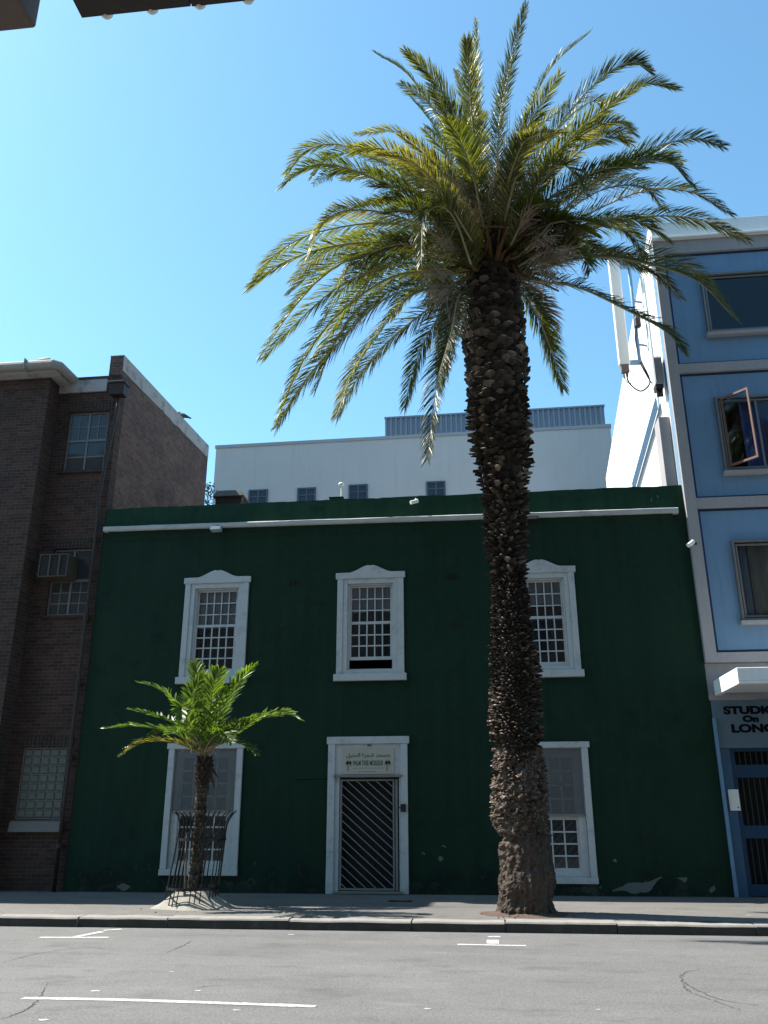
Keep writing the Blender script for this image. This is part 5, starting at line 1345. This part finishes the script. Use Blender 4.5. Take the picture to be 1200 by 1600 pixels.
for i, (px, sgn) in enumerate(SF):
    Lp = sum(math.dist(px[k], px[k+1]) for k in range(len(px)-1))*ssc
    dep = min(math.sqrt(max(.05, 2.0**2-Lp**2))*.7, 1.0)*sgn*rnd.uniform(.6,1)
    pts = [sc0+Vector((0,.03*sgn,-.03))]+[P(x_, y_, SY+dep*((k+1)/len(px))) for k, (x_, y_) in enumerate(px)]
    o = frond(sp_, pts, .40 if i < 4 else .32, 70, M['leafsmall'] if i != 9 else M['leafyellow'], sc0, 500+i, start=.2, lw=.036, stalk=.016, vee=22, ang=(60,28), droop=.12, pet=False)
for i in range(3):
    q = R(rnd.uniform(180, 360)); e = rnd.uniform(.5,1.2); o = Vector((math.cos(q), math.sin(q), 0)); p = sc0.copy(); pts = [p.copy()]
    for k in range(4): p = p+(o*math.cos(e)+Vector((0,0,1))*math.sin(e))*.32; pts.append(p.copy()); e -= .35
    frond(sp_, pts, .28, 44, M['leafsmall'], sc0, 600+i, start=.25, lw=.026, stalk=.014, vee=25, ang=(60,30), droop=.15, pet=False)
for i, (dx_, dz_) in enumerate(((.22,-.55),(.10,-.62),(.28,-.35))):
    a = sc0+Vector((.07,-.06,-.1)); mb = MB(); e = a+Vector((dx_,-.05,dz_)); w_ = Vector((.03,0,.01))
    mb.face([a-w_*.4, a+w_*.4, (a+e)/2+w_, (a+e)/2-w_], .2); mb.face([(a+e)/2-w_, (a+e)/2+w_, e], .2); mb.build('dead_leaf', M['smalltrunk'], sp_)
for i in range(3): brush(sp_, sc0+Vector((0,-.05,-.05)), ((-.6,-.3,.7),(.5,-.3,.7),(0,-.5,.9))[i], 60, .5, M['straw'], 'fibre_tuft', .6, 80+i)
tag(mound('planting_mound', sb.x-.02, SY-.02, .80, .58, .27, M['sand'], seed=8, pw=1.5, flat=.35), kind='structure')
mb = MB()
for cx_, cy_, n_, spread, zb_ in ((sb.x, SY-.1, 90, .42, .10), (tb.x, TY-.2, 70, .42, .02)):
    for i in range(n_):
        q = rs_.uniform(0, 2*math.pi); d_ = spread*(.35+abs(rs_.gauss(0, .75))); x_, y_ = cx_+math.cos(q)*d_*1.25, cy_+math.sin(q)*d_*.85
        if y_ < KY+.1 or y_ > W-.1: continue
        r_ = rs_.uniform(.008,.03); z_ = SW+max(.002, zb_*max(0, 1-d_/.55)*1.5)
        p_ = [Vector((x_+r_*math.cos(a)*rs_.uniform(.6,1.3), y_+r_*math.sin(a)*rs_.uniform(.6,1.3), z_)) for a in (0,1.26,2.5,3.8,5)]; top = Vector((x_, y_, z_+r_*.8))
        for k in range(5): mb.face([p_[k], p_[(k+1) % 5], top], rs_.random())
tag(mb.build('soil_litter', M['soil']), kind='stuff')
# tree guard
gc = Vector((P(300,1400,SY).x, SY, SW))
tg = thing('tree_guard', gc, 'black iron tree guard with outward-flaring bars around the small palm', 'tree guard')
gt_z = P(310,1268,SY).z; r1z = P(305,1311,SY).z; r0z = P(300,1387,SY).z
GRd = .455
HG = gt_z-SW
def gaxis(z): return gc+Vector((-.02+.17*(z-SW)/HG, 0, z-SW))
def grad_(z): return GRd-.035*min(1, (z-SW)/(r1z-SW))
angs = [a+o_ for a in (200, 245, 295, 340, 30, 90, 150) for o_ in (-11, 0, 11)]
for a in angs:
    q = R(a); o = Vector((math.cos(q), math.sin(q), 0)); mb = MB()
    zz_ = [(SW, 1.0), (r1z*.5, 1), (r1z, 1), (SW+HG*.86, 1.0), (SW+HG*.955, 1.14), (gt_z+rnd.uniform(-.03,.02), 1.30)]
    mb.tube(catmull([gaxis(z_)+o*grad_(z_)*k_ for z_, k_ in zz_], 20), .0105, 6)
    mb.build('bar', M['iron'], tg, smooth=True)
for zq in (r0z, r1z):
    e = gaxis(zq).x-gc.x
    mb = MB(); n = 40
    for j in range(n):
        a, b = 2*math.pi*j/n, 2*math.pi*(j+1)/n; r_ = grad_(zq)+.012
        pa = lambda q, rr_, z_: (gc.x+math.cos(q)*rr_+e, gc.y+math.sin(q)*rr_, z_)
        mb.hexa([pa(a,r_,zq-.022),pa(b,r_,zq-.022),pa(b,r_+.01,zq-.022),pa(a,r_+.01,zq-.022)], [pa(a,r_,zq+.022),pa(b,r_,zq+.022),pa(b,r_+.01,zq+.022),pa(a,r_+.01,zq+.022)])
    mb.build('hoop', M['iron'], tg)
# dark stake tied beside trunk
mb = MB(); a = P(288,1412,SY-.25); b = P(292,1300,SY-.25); mb.tube([(a.x,SY-.25,SW),(b.x,SY-.25,b.z)], .022, 6); tag(mb.build('tree_stake', M['timberside'], loc=(a.x,SY-.25,SW)), 'thin brown wooden stake beside the small palm trunk', 'stake')

# ---------------------------------------------------------------- unseen near-side building, added tall and dark to cut sky light on the facades
M['opp'] = surf('ochre_render', (.20,.17,.13), .9, .15, .8, 40, .3, .004)
ob = thing('unseen_street_building', (0, -3.2, .12), 'unseen tall ochre building behind the veranda, added to cut sky light', 'building')
oh = [(-22+k*3.4, -20.4+k*3.4, 1.2+f_*3.7 if f_ else .5, 3.1+f_*3.7) for k in range(14) for f_ in range(5)]
def flip(mb_, y): 
    for v in mb_.v: v.y = 2*y-v.y
mb = MB(); wall_open(mb, -24, 26, .12, 20, -3.2, .3, oh); flip(mb, -3.2); mb.face([(-24,-3.52,19.9),(26,-3.52,19.9),(26,-14,19.9),(-24,-14,19.9)]); mb.build('wall', M['opp'], ob)
for a, b, c_, d_ in oh:
    mb = MB(); frame(mb, a, b, c_, d_, .08, -3.40, -3.32); mb.box((a+b)/2-.03, (a+b)/2+.03, -3.39, -3.33, c_+.08, d_-.08); wn = mb.build('window', M['white'], ob)
    mb = MB(); mb.box(a+.05, b-.05, -3.46, -3.42, c_+.05, d_-.05); mb.build('pane', M['inkdark'], wn)
# ---------------------------------------------------------------- veranda pieces over the near footway (top left)
CZ0 = 4.1
c1 = G(57, 45, CZ0); c2 = G(128, 28, CZ0)
mb = MB(); mb.box(c1.x-8, c1.x, -3.05, c1.y, CZ0, CZ0+.5); tag(mb.build('veranda_beam', [M['timberside']], loc=(c1.x-2, c1.y-1.5, CZ0), bevel=.01), 'dark veranda beam end at the extreme top left corner', 'beam')
mb = MB(); n = 44
for i in range(n):
    a = c2.x+16.0*i/n; b = c2.x+16.0*(i+1)/n-.004; dy_ = .012*noise.noise(Vector((i*.9,0,0)))
    mb.box(a, b, -3.05, c2.y+dy_, CZ0, CZ0+.2)
vr = tag(mb.build('veranda_roof', M['timber'], loc=(c2.x+2, c2.y-1.5, CZ0)), 'dark boarded veranda roof edge with small white bulbs, top left', 'roof')
for i, px in enumerate((164, 235, 310, 386)):
    q = G(px, 28-(px-128)*.105-1.5, CZ0-.0); c = Vector((q.x, c2.y+.004, CZ0+.016))
    t = thing('string_light', c, ['white bulb nearest the left corner of the dark veranda edge','second white bulb from the left along the veranda edge','third white bulb from the left along the veranda edge','rightmost white bulb where the veranda edge leaves the picture'][i], 'light bulb', 'white bulbs along the veranda edge')
    mb = MB(); mb.tube([c+Vector((0,0,.05)), c+Vector((0,0,.02))], .010, 8); mb.build('bulb_socket', M['blackplastic'], t)
    mb = MB(); mb.tube([c+Vector((0,0,.02)), c+Vector((0,0,.012)), c, c+Vector((0,0,-.012)), c+Vector((0,0,-.019))], [.008,.017,.022,.016,.004], 10); mb.build('bulb_glass', M['bulb'], t, smooth=True)

with open('/tmp/info.txt','w') as fh:
    for p_ in PRINTS: print('INFO', *p_, file=fh)
